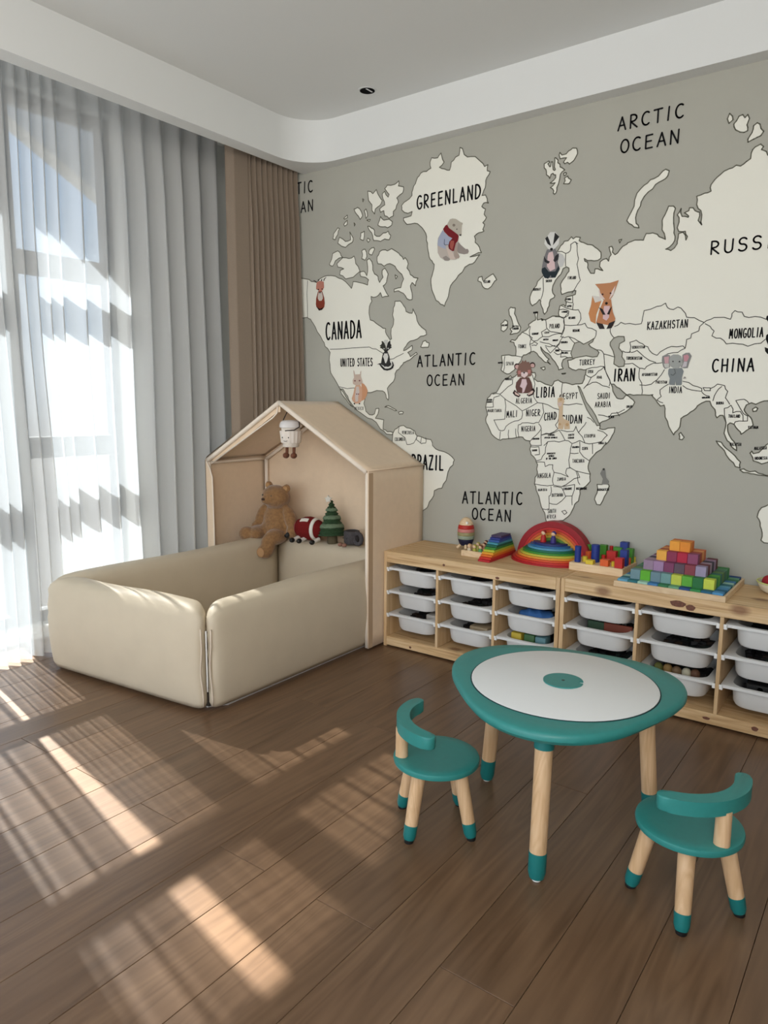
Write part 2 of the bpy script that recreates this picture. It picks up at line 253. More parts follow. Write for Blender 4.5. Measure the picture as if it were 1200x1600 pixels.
LAND={
"greenland":["520,2476 534,2469 545,2439 564,2424 607,2418 636,2391 660,2363 678,2368 675,2341 691,2334 674,2310 669,2284 659,2254 650,2232 669,2231 679,2212 686,2191 660,2195 650,2181 671,2166 664,2143 677,2126 658,2105 668,2095 659,2073 666,2064 636,2060 613,2047 618,2018 643,1991 655,1965 620,1961 591,1952 644,1956 630,1940 607,1918 563,1906 549,1883 525,1869 510,1850 481,1823 474,1794 462,1757 447,1725 424,1736 395,1758 376,1798 365,1833 362,1868 374,1901 381,1938 368,1956 349,1979 341,2014 338,2048 332,2082 315,2114 289,2140 256,2157 208,2158 186,2182 186,2193 234,2197 240,2217 213,2212 174,2235 172,2257 206,2277 238,2297 243,2326 259,2352 271,2379 290,2397 326,2399 352,2410 346,2440 356,2459 392,2452 411,2471 417,2451 430,2425 403,2405 433,2392 463,2381 472,2417 496,2436 516,2441"],
"iceland":["642,1849 661,1852 671,1826 699,1848 722,1858 742,1828 724,1813 696,1789 667,1802 657,1824 638,1833"],
"north_america":["-657,1974 -546,1958 -506,1950 -466,1932 -426,1923 -367,1951 -315,1951 -258,1931 -209,1908 -165,1867 -153,1903 -111,1894 -51,1875 -45,1902 -69,1918 -99,1925 -105,1948 -75,1950 -57,1925 -51,1970 -57,2007 -39,2014 -16,1975 -4,1929 20,1914 31,1881 54,1906 48,1942 65,1953 88,1920 77,1877 55,1861 66,1842 92,1804 49,1801 37,1827 8,1807 -27,1812 -21,1786 -38,1760 -41,1724 -32,1687 9,1666 44,1646 73,1635 80,1603 103,1574 114,1578 111,1633 125,1654 119,1704 124,1739 135,1774 169,1773 191,1748 208,1716 247,1704 252,1726 274,1689 291,1644 335,1611 340,1589 303,1582 260,1563 221,1551 199,1525 194,1512 211,1516 249,1538 249,1514 222,1502 239,1479 277,1500 283,1491 250,1472 217,1457 195,1449 178,1431 150,1409 139,1391 137,1364 111,1337 88,1314 96,1277 94,1249 80,1263 70,1291 41,1300 -7,1296 -49,1291 -67,1272 -76,1230 -61,1187 -36,1168 0,1173 9,1202 30,1204 24,1173 6,1149 65,1141 60,1089 90,1076 130,1072 121,1060 84,1063 42,1089 12,1126 -48,1149 -98,1177 -147,1210 -185,1249 -210,1287 -229,1312 -255,1317 -274,1346 -306,1386 -325,1425 -332,1479 -325,1522 -364,1558 -383,1593 -422,1643 -455,1694 -475,1719 -502,1731 -550,1729 -662,1716"],
"baja_coast":["-251,1312 -229,1297 -204,1263 -172,1224 -154,1210 -185,1229 -223,1268"],
"south_america":["125,1044 142,1091 165,1105 199,1113 244,1098 272,1085 289,1058 317,1054 377,1042 388,1011 431,986 490,970 525,941 517,914 487,876 477,830 451,787 404,770 388,723 367,688 345,663 273,628 180,753 108,939"],
"baffin_island":["13,2017 30,2041 53,2048 82,2040 110,2048 144,2028 166,2008 188,1984 199,1992 219,1959 211,1938 233,1902 255,1886 282,1880 266,1842 245,1861 234,1845 245,1809 246,1774 213,1781 190,1810 157,1826 129,1823 129,1837 173,1842 190,1884 161,1922 133,1955 99,1972 60,1963 19,1980"],
"island":["134,1911 150,1901 139,1889",
"-271,2011 -227,2039 -184,2030 -147,2039 -135,1997 -105,1953 -153,1926 -208,1922 -252,1949 -246,1972 -221,1978 -264,1992",
"-302,2070 -264,2080 -245,2064 -229,2041 -283,2027 -302,2001 -328,2013",
"-93,2060 -69,2066 -57,2025 -69,2008 -93,2019 -87,2041",
"-40,2058 -10,2068 -4,2059 -22,2030 -45,2041",
"-301,2149 -295,2176 -263,2204 -251,2198 -264,2167 -283,2142",
"-251,2152 -208,2124 -171,2128 -177,2170 -153,2135 -159,2113 -208,2092 -264,2121",
"-99,2155 -75,2161 -75,2134 -81,2113 -105,2124",
"-51,2122 -34,2111 -46,2099 -57,2110",
"-52,2184 -28,2172 -5,2156 -5,2134 30,2121 53,2135 87,2140 104,2116 93,2095 64,2103 36,2094 -10,2104 -16,2127 -40,2161",
"62,2359 79,2374 129,2370 153,2383 151,2358 184,2348 179,2319 141,2300 152,2277 136,2245 119,2235 120,2213 92,2204 63,2221 57,2248 35,2243 29,2261 63,2277 51,2309 46,2336 62,2346 85,2313 91,2325",
"-52,2365 -17,2346 6,2364 29,2322 46,2302 29,2278 0,2265 -5,2240 -23,2260 -23,2290 -46,2316",
"18,2179 29,2204 35,2221 58,2200 92,2200 114,2184 109,2167 81,2158 52,2166",
"-147,2287 -123,2292 -99,2271 -87,2243 -105,2227 -129,2257",
"-75,2267 -64,2275 -52,2237 -64,2226",
"-58,2216 -34,2216 -40,2207",
"-220,2248 -195,2262 -193,2249 -214,2243",
"-220,2216 -195,2235 -195,2213 -214,2206",
"-87,2331 -78,2325 -85,2315",
"-147,2215 -138,2205 -144,2197",
"304,1527 319,1555 335,1559 341,1550 357,1545 352,1523 331,1524",
"71,1211 94,1219 123,1207 152,1193 141,1191 100,1207",
"164,1184 198,1185 192,1175 170,1173",
"970,2301 969,2319 981,2323 991,2327 996,2321 987,2316 997,2301 1001,2302 1004,2321 1010,2320 1014,2286 1021,2281 1025,2284 1020,2310 1019,2335 1024,2335 1036,2323 1035,2312 1046,2303 1047,2292 1070,2275 1050,2261 1047,2239 1042,2219 1035,2205 1032,2182 1026,2178 1019,2183 1021,2193 1004,2210 1026,2227 1001,2230 1028,2249 1027,2261 1019,2262 1014,2270 1005,2267 999,2250 994,2260 982,2269 979,2292",
"1040,2343 1043,2354 1054,2341 1074,2342 1084,2352 1094,2355 1103,2361 1121,2357 1127,2333 1111,2307 1091,2296 1081,2305 1069,2301 1062,2309 1076,2325 1060,2327 1046,2326",
"1065,2261 1073,2263 1079,2260 1076,2252 1068,2250",
"1070,2240 1085,2246 1089,2237 1103,2227 1094,2213 1088,2212 1067,2216 1074,2228",
"1514,2199 1529,2190 1524,2171 1505,2157 1476,2145 1448,2120 1420,2084 1407,2051 1400,2023 1404,1999 1417,1979 1396,1985 1373,2003 1363,2016 1371,2033 1391,2071 1400,2122 1429,2150 1454,2168 1486,2177 1503,2194",
"1747,2365 1761,2338 1747,2328 1740,2346",
"1782,2347 1795,2350 1804,2337 1813,2347 1820,2331 1813,2309 1817,2287 1805,2283 1773,2299 1765,2322",
"1837,2301 1849,2309 1859,2302 1874,2273 1865,2259 1840,2251 1821,2244 1820,2255 1833,2276",
"1333,1940 1345,1941 1337,1927",
"1636,1107 1643,1114 1658,1094 1651,1083 1639,1085",
"1913,1215 1924,1223 1932,1218 1928,1208 1916,1205",
"773,1618 793,1635 807,1628 808,1598 788,1580 774,1587",
"822,1693 846,1688 843,1662 858,1631 869,1609 879,1594 873,1576 847,1568 823,1565 833,1578 822,1591 839,1599 831,1632 816,1657 812,1682",
"989,1401 1009,1406 1012,1394 1003,1391",
"1096,1373 1115,1374 1112,1371 1100,1370",
"1290,866 1311,867 1344,869 1347,861 1337,830 1321,794 1310,772 1292,773 1281,796 1292,827",
"1786,1082 1806,1078 1824,1055 1861,1025 1884,1000 1884,976 1866,980 1842,1008 1820,1044 1799,1064",
"1884,968 1898,973 1922,962 1941,966 1970,955 1993,952 1994,947 1966,950 1937,954 1913,958 1897,958",
"1917,1038 1923,1046 1929,1036 1949,1042 1962,1058 1973,1073 1983,1082 2007,1077 2013,991 1985,1005 1962,996 1931,1007 1928,1020",
"983,1629 993,1622 987,1620"],
"australia":["2002,835 1975,819 1967,805 1962,779 1970,769 1976,743 1985,717 1983,685 1995,676 2016,676 2055,683 2043,838"],
"eurasia_and_africa":["781,1465 802,1467 837,1463 857,1462 858,1483 856,1504 845,1526 824,1531 834,1539 851,1535 867,1555 887,1572 907,1580 923,1594 919,1606 932,1614 954,1625 954,1636 950,1651 956,1663 963,1653 961,1633 964,1624 1003,1622 1028,1632 1053,1636 1071,1635 1070,1664 1073,1680 1089,1685 1101,1676 1104,1693 1097,1704 1103,1718 1130,1722 1145,1726 1147,1742 1141,1743 1123,1739 1099,1736 1080,1731 1076,1755 1072,1778 1081,1794 1095,1810 1110,1831 1109,1845 1097,1852 1081,1845 1076,1831 1061,1813 1046,1797 1035,1775 1032,1756 1036,1741 1046,1729 1043,1720 1025,1713 1020,1684 1011,1662 999,1648 992,1657 981,1687 977,1711 970,1717 955,1701 935,1691 925,1703 921,1733 927,1750 939,1769 957,1800 982,1821 1006,1847 1030,1884 1047,1922 1065,1948 1082,1966 1100,1966 1115,1981 1124,1971 1136,1978 1157,1973 1152,1960 1173,1949 1192,1938 1215,1933 1240,1913 1255,1898 1256,1871 1242,1864 1213,1867 1180,1879 1183,1868 1196,1861 1197,1839 1213,1812 1230,1810 1232,1829 1256,1822 1268,1818 1252,1838 1254,1857 1282,1868 1292,1856 1294,1872 1302,1882 1295,1899 1291,1915 1303,1917 1309,1905 1307,1892 1319,1880 1338,1897 1351,1911 1370,1919 1371,1923 1387,1927 1417,1929 1439,1926 1441,1935 1449,1952 1476,1951 1495,1943 1516,1926 1530,1918 1524,1942 1514,1958 1512,1996 1522,2017 1530,2036 1535,2050 1555,2047 1563,2037 1558,2001 1564,1954 1569,1925 1562,1897 1534,1878 1555,1870 1569,1879 1579,1895 1581,1917 1582,1934 1599,1938 1609,1925 1613,1905 1618,1918 1608,1940 1582,1943 1575,1958 1581,1980 1572,2010 1586,2033 1592,2001 1616,1994 1618,1998 1600,2014 1617,2020 1619,2031 1633,2029 1654,2009 1659,2009 1656,1976 1671,1957 1668,1979 1664,2013 1646,2039 1644,2072 1674,2079 1698,2083 1696,2108 1709,2125 1729,2141 1760,2157 1785,2166 1801,2160 1821,2173 1835,2181 1836,2202 1848,2221 1867,2228 1878,2217 1871,2208 1889,2197 1895,2183 1925,2180 1996,1257 1966,1248 1941,1243 1923,1234 1907,1240 1889,1231 1883,1214 1883,1210 1899,1190 1914,1172 1920,1152 1910,1138 1896,1128 1878,1113 1875,1122 1857,1140 1849,1153 1834,1158 1825,1150 1826,1134 1833,1110 1844,1092 1854,1082 1865,1059 1866,1046 1846,1061 1837,1079 1822,1097 1814,1115 1818,1144 1811,1175 1805,1188 1793,1188 1782,1178 1776,1188 1772,1212 1758,1227 1750,1246 1735,1246 1718,1238 1703,1227 1689,1208 1665,1189 1640,1173 1639,1151 1630,1124 1615,1103 1604,1118 1585,1161 1572,1199 1567,1229 1552,1225 1538,1240 1529,1254 1511,1273 1517,1273 1480,1273 1449,1273 1417,1276 1404,1273 1384,1289 1357,1308 1344,1321 1332,1321 1338,1308 1349,1276 1360,1260 1367,1257 1389,1257 1401,1273 1421,1260 1441,1241 1432,1222 1405,1200 1371,1184 1332,1167 1300,1154 1280,1144 1291,1133 1289,1121 1304,1118 1327,1125 1359,1128 1357,1108 1341,1076 1314,1046 1279,1013 1251,979 1246,961 1244,937 1255,914 1257,878 1239,856 1209,833 1207,796 1205,781 1187,764 1176,733 1155,700 1134,682 1095,669 1069,663 1049,668 1042,695 1031,719 1012,762 990,816 979,847 981,878 993,904 992,941 981,965 956,989 948,1014 954,1033 947,1045 947,1054 927,1056 909,1071 885,1071 851,1063 816,1059 788,1052 759,1064 737,1082 714,1126 702,1152 712,1177 700,1215 710,1260 731,1282 759,1288 776,1316 803,1353 833,1368 840,1358 867,1373 908,1382 934,1381 961,1380 965,1365 959,1350 976,1338 1002,1332 1028,1322 1048,1316 1060,1337 1079,1343 1104,1330 1130,1327 1167,1324 1197,1326 1206,1346 1211,1369 1213,1387 1188,1390 1164,1385 1145,1391 1129,1400 1126,1418 1122,1432 1155,1440 1155,1441 1134,1445 1100,1436 1094,1419 1102,1395 1080,1390 1069,1413 1049,1438 1036,1456 1009,1474 985,1499 989,1484 1010,1457 1030,1441 1021,1433 1037,1417 1011,1427 991,1445 967,1470 950,1480 924,1472 898,1464 891,1455 885,1437 859,1413 853,1395 839,1386 826,1377 802,1381 787,1390 780,1397 786,1434 782,1452"]}
SEA=["1136,1464 1144,1487 1152,1509 1176,1514 1195,1502 1219,1512 1242,1525 1237,1511 1219,1501 1229,1489 1259,1473 1269,1462 1261,1445 1240,1443 1210,1450 1174,1445 1146,1440",
"1333,1523 1352,1529 1378,1527 1382,1508 1360,1497 1358,1478 1375,1459 1373,1440 1387,1421 1385,1399 1362,1396 1339,1410 1341,1441 1333,1466 1318,1492 1318,1505",
"1177,1315 1186,1309 1200,1283 1220,1242 1249,1207 1268,1179 1282,1150 1291,1138 1276,1135 1263,1155 1241,1184 1225,1207 1208,1242 1190,1283"]
BORDER="""-495,1939 -498,1731|-325,1540 -38,1541 10,1528 57,1503 104,1470 149,1482 194,1498|-259,1325 -197,1314 -147,1318 -110,1296 -76,1287|170,1106 165,1073 211,1046 223,1010 268,1020 289,1058|289,1058 284,1039 317,1018 345,1023|317,1050 312,1022|344,1051 345,1023|985,1814 985,1739 977,1717|1053,1924 1072,1922 1091,1911 1093,1855|1137,1956 1145,1916 1153,1882 1152,1838 1160,1803 1166,1786 1141,1749 1129,1733|1091,1911 1112,1920 1113,1948 1131,1957 1147,1947|1103,1698 1135,1690 1133,1719|1083,1680 1136,1659 1138,1687|1071,1663 1090,1665 1118,1654 1116,1635 1101,1627 1072,1635|1136,1659 1163,1657 1177,1616 1161,1589 1099,1593 1095,1622 1118,1649|1006,1621 1011,1586 1031,1567 1088,1556 1097,1575 1095,1622 1053,1633|929,1597 928,1549 948,1527 968,1529 993,1546 986,1567 1011,1580|1099,1593 1094,1558 1083,1541 1120,1540 1151,1529 1176,1514|1161,1589 1197,1595 1210,1575 1252,1558 1245,1525|993,1546 1025,1544 1057,1554 1088,1553|981,1523 1027,1512 1066,1496 1083,1524 1095,1541|1083,1524 1065,1501 1092,1477 1135,1475|1126,1536 1139,1521 1152,1509|1092,1477 1087,1448 1124,1444|887,1572 941,1543 929,1513 937,1483 931,1468|929,1513 952,1524 969,1515 962,1506 939,1507|857,1462 891,1455|799,1461 797,1427 794,1390|1008,1504 1034,1497 1059,1502|1011,1498 1035,1468 1047,1479 1066,1496|1054,1473 1074,1460 1092,1465|1315,1564 1319,1542 1336,1523|1334,1573 1361,1589 1400,1582 1450,1578 1454,1602 1459,1632 1512,1646 1547,1657 1557,1637 1581,1628 1598,1637 1620,1621 1636,1593 1667,1589 1705,1568|1705,1566 1690,1552 1688,1535 1660,1524 1658,1507 1642,1502 1638,1466|1705,1566 1730,1578 1757,1584 1806,1574 1810,1596 1820,1607 1847,1599 1856,1582 1895,1579 1937,1565|1711,1562 1731,1550 1747,1531 1740,1512 1773,1501 1797,1477 1840,1475 1878,1464 1924,1474 1938,1488|1407,1457 1405,1501 1432,1509 1461,1492 1483,1479 1503,1451 1525,1441 1553,1464 1582,1476 1629,1476 1638,1466 1610,1450 1566,1445|1413,1457 1438,1465 1470,1437 1521,1411|1375,1465 1400,1458 1410,1460|1387,1408 1422,1410 1454,1388|1454,1388 1454,1344 1469,1301 1470,1276|1454,1388 1476,1384 1497,1402 1527,1407 1562,1412|1459,1316 1508,1319 1531,1337 1559,1379|1580,1318 1546,1294 1553,1266 1536,1251 1561,1239|1638,1329 1680,1311 1715,1299 1716,1287 1675,1293 1639,1311|1720,1302 1748,1301 1749,1289 1727,1290 1720,1302|1749,1298 1775,1316 1803,1309 1816,1286 1809,1260 1827,1234|1717,1283 1725,1275 1746,1267 1749,1259|1832,1230 1808,1217 1817,1165|1832,1230 1841,1199 1869,1205 1882,1166 1853,1163 1849,1153|1849,1249 1880,1254 1898,1238|1849,1249 1869,1215 1897,1187 1898,1167 1882,1166|1762,1248 1774,1285 1792,1306|1291,1455 1296,1417 1312,1359 1331,1321|1291,1455 1317,1448 1337,1441|1250,1476 1277,1472 1291,1455|1213,1389 1263,1397 1295,1399 1299,1385|1238,1352 1270,1380 1295,1399 1325,1339 1323,1313|1214,1364 1238,1352 1205,1303 1234,1323 1263,1331 1294,1314 1326,1305|1280,1184 1330,1174 1341,1191 1398,1209|1364,1197 1377,1180|847,1361 845,1328 801,1297 777,1279 738,1279|777,1272 746,1263 744,1216 704,1215|777,1279 901,1198 980,1238 959,1266 963,1326 948,1369|806,1254 809,1157 749,1152|901,1198 899,1161 862,1148|980,1238 1006,1235 1014,1193 990,1144 964,1138 903,1140 883,1130|1006,1235 1091,1206|1101,1327 1106,1230 1202,1230|1091,1206 1090,1164 1075,1134 1089,1116 1045,1091 1006,1084|990,1138 1004,1114 979,1083 947,1051|1005,1108 1008,1035 954,1033|1006,1084 1051,1091 1095,1110 1126,1063 1040,1054 1021,1035|1126,1063 1161,1049 1198,1065 1223,1054 1190,1101 1176,1130 1165,1106 1102,1110|1224,1149 1207,1125 1190,1101|1229,1172 1261,1149|1280,1115 1326,1093 1301,1063 1259,1053 1223,1054|1259,1053 1262,1006|1198,1060 1200,1012 1248,973|1161,1049 1154,1004 1194,1006|1154,1004 1154,938 1186,922 1256,911|1040,1054 1029,999 1010,967 984,959|984,953 1027,955 1032,934 1070,945 1078,909 1150,892 1136,907 1141,931 1157,935|1078,909 1073,884 1078,848 979,847|1078,848 1120,844 1163,872 1206,893 1192,922|1065,840 1064,797 1057,793 1060,731 1027,728|1059,759 1098,756 1141,797 1120,838 1078,841|1120,844 1183,858 1173,803 1141,800|1173,803 1175,760|883,1130 889,1068|870,1111 875,1067|832,1104 834,1060|787,1096 784,1058|749,1152 779,1102 808,1103 834,1135 862,1148|1125,725 1141,732 1151,721 1139,711 1125,725|955,1026 995,1028 1000,991 976,987|1186,922 1197,880 1208,860"""
WORDS=[('GREENLAND', 271, 2223, 641, 2222, 64),
('CANADA', -354, 1596, -96, 1596, 93),
('UNITED STATES', -245, 1441, -16, 1438, 42),
('ATLANTIC', 286, 1424, 635, 1428, 57),
('OCEAN', 348, 1325, 573, 1327, 54),
('MEXICO', -141, 1193, -79, 1195, 17),
('VENEZUELA', 190, 1066, 267, 1068, 17),
('COLOMBIA', 142, 1027, 209, 1030, 18),
('BRAZIL', 258, 881, 458, 883, 75),
('ATLANTIC', 580, 718, 918, 740, 60),
('OCEAN', 639, 640, 858, 648, 57),
('ARCTIC', 1305, 2391, 1573, 2389, 52),
('OCEAN', 1320, 2298, 1560, 2293, 52),
('RUSSIA', 1712, 1836, 1986, 1837, 50),
('KAZAKHSTAN', 1477, 1551, 1642, 1552, 32),
('MONGOLIA', 1807, 1498, 1929, 1499, 36),
('CHINA', 1751, 1366, 1906, 1366, 50),
('IRAN', 1342, 1334, 1434, 1335, 52),
('INDIA', 1584, 1281, 1636, 1281, 26),
('AFGHANISTAN', 1466, 1355, 1530, 1355, 11),
('PAKISTAN', 1527, 1322, 1573, 1321, 11),
('UZBEKISTAN', 1417, 1474, 1471, 1473, 10),
('TURKMENISTAN', 1394, 1427, 1462, 1425, 12),
('SAUDI', 1272, 1256, 1329, 1259, 24),
('ARABIA', 1263, 1218, 1334, 1221, 23),
('OMAN', 1406, 1216, 1430, 1218, 10),
('YEMEN', 1327, 1170, 1352, 1171, 10),
('BURMA', 1776, 1233, 1804, 1234, 10),
('THAILAND', 1826, 1180, 1869, 1180, 12),
('INDONESIA', 1935, 1012, 1981, 1016, 11),
('MALAYSIA', 1932, 1051, 1976, 1056, 12),
('MALAYSIA', 1841, 1065, 1882, 1066, 12),
('VIETNAM', 1903, 1137, 1939, 1137, 10),
('BANGLADESH', 1719, 1258, 1746, 1259, 5),
('ICELAND', 672, 1819, 707, 1818, 11),
('NORWAY', 938, 1760, 975, 1758, 11),
('SWEDEN', 999, 1793, 1028, 1792, 10),
('FINLAND', 1107, 1796, 1145, 1794, 12),
('ESTONIA', 1101, 1704, 1126, 1703, 7),
('LATVIA', 1108, 1672, 1129, 1672, 8),
('LITHUANIA', 1084, 1650, 1112, 1648, 6),
('BELARUS', 1119, 1619, 1150, 1618, 9),
('POLAND', 1027, 1582, 1076, 1581, 19),
('GERMANY', 939, 1557, 972, 1557, 8),
('UKRAINE', 1141, 1560, 1174, 1560, 10),
('FRANCE', 870, 1498, 911, 1497, 16),
('CZECH', 1002, 1560, 1025, 1560, 7),
('AUSTRIA', 997, 1529, 1023, 1529, 6),
('ROMANIA', 1086, 1511, 1118, 1511, 8),
('SERBIA', 1060, 1475, 1080, 1475, 8),
('BULGARIA', 1093, 1464, 1122, 1463, 7),
('HUNGARY', 1045, 1523, 1071, 1523, 6),
('TURKEY', 1180, 1408, 1251, 1410, 24),
('UNITED', 835, 1599, 867, 1597, 7),
('KINGDOM', 836, 1587, 868, 1586, 8),
('IRELAND', 778, 1607, 806, 1606, 7),
('DENMARK', 942, 1656, 966, 1656, 6),
('SPAIN', 807, 1418, 847, 1418, 16),
('PORTUGAL', 763, 1428, 790, 1429, 6),
('LIBIA', 972, 1263, 1064, 1266, 46),
('EGYPT', 1108, 1255, 1177, 1258, 26),
('SUDAN', 1107, 1142, 1203, 1145, 37),
('ALGERIA', 867, 1234, 950, 1236, 24),
('NIGER', 924, 1173, 995, 1176, 30),
('CHAD', 1018, 1154, 1077, 1161, 34),
('MALI', 819, 1165, 875, 1170, 30),
('MAURITANIA', 714, 1190, 789, 1192, 14),
('NIGERIA', 901, 1099, 973, 1103, 24),
('SYRIA', 1221, 1372, 1246, 1373, 12),
('IRAQ', 1264, 1347, 1286, 1347, 11),
('MOROCCO', 806, 1347, 839, 1347, 10),
('WESTERN', 707, 1247, 735, 1248, 7),
('SAHARA', 707, 1237, 736, 1238, 7),
('ETHIOPIA', 1220, 1079, 1270, 1082, 14),
('SOMALIA', 1287, 1051, 1324, 1053, 9),
('KENYA', 1212, 1022, 1238, 1024, 12),
('TANZANIA', 1167, 960, 1224, 964, 16),
('DEMOCRATIC', 1039, 994, 1081, 997, 6),
('REPUBLIC', 1048, 982, 1075, 984, 7),
('OF THE CONGO', 1035, 968, 1087, 973, 8),
('ANGOLA', 994, 876, 1061, 883, 22),
('ZAMBIA', 1096, 870, 1138, 875, 14),
('NAMIBIA', 1000, 813, 1046, 818, 11),
('BOTSWANA', 1072, 791, 1128, 798, 15),
('ZIMBABWE', 1127, 828, 1170, 833, 10),
('MOZAMBIQUE', 1192, 834, 1243, 839, 10),
('MADAGASCAR', 1293, 837, 1347, 842, 10),
('SOUTH', 1054, 710, 1095, 716, 18),
('AFRICA', 1050, 683, 1096, 689, 18),
('CENTRAL', 1040, 1081, 1074, 1084, 8),
('AFRICAN REPUBLIC', 1023, 1069, 1087, 1072, 6),
('SOUTH', 1141, 1084, 1169, 1087, 8),
('SUDAN', 1140, 1071, 1169, 1073, 8),
('CAMEROON', 959, 1061, 995, 1063, 7),
('GABON', 961, 1005, 986, 1007, 8),
('UGANDA', 1163, 1028, 1196, 1031, 8),
('ARCTIC', -725, 2440, -449, 2426, 60),
('OCEAN', -706, 2326, -448, 2324, 58)]
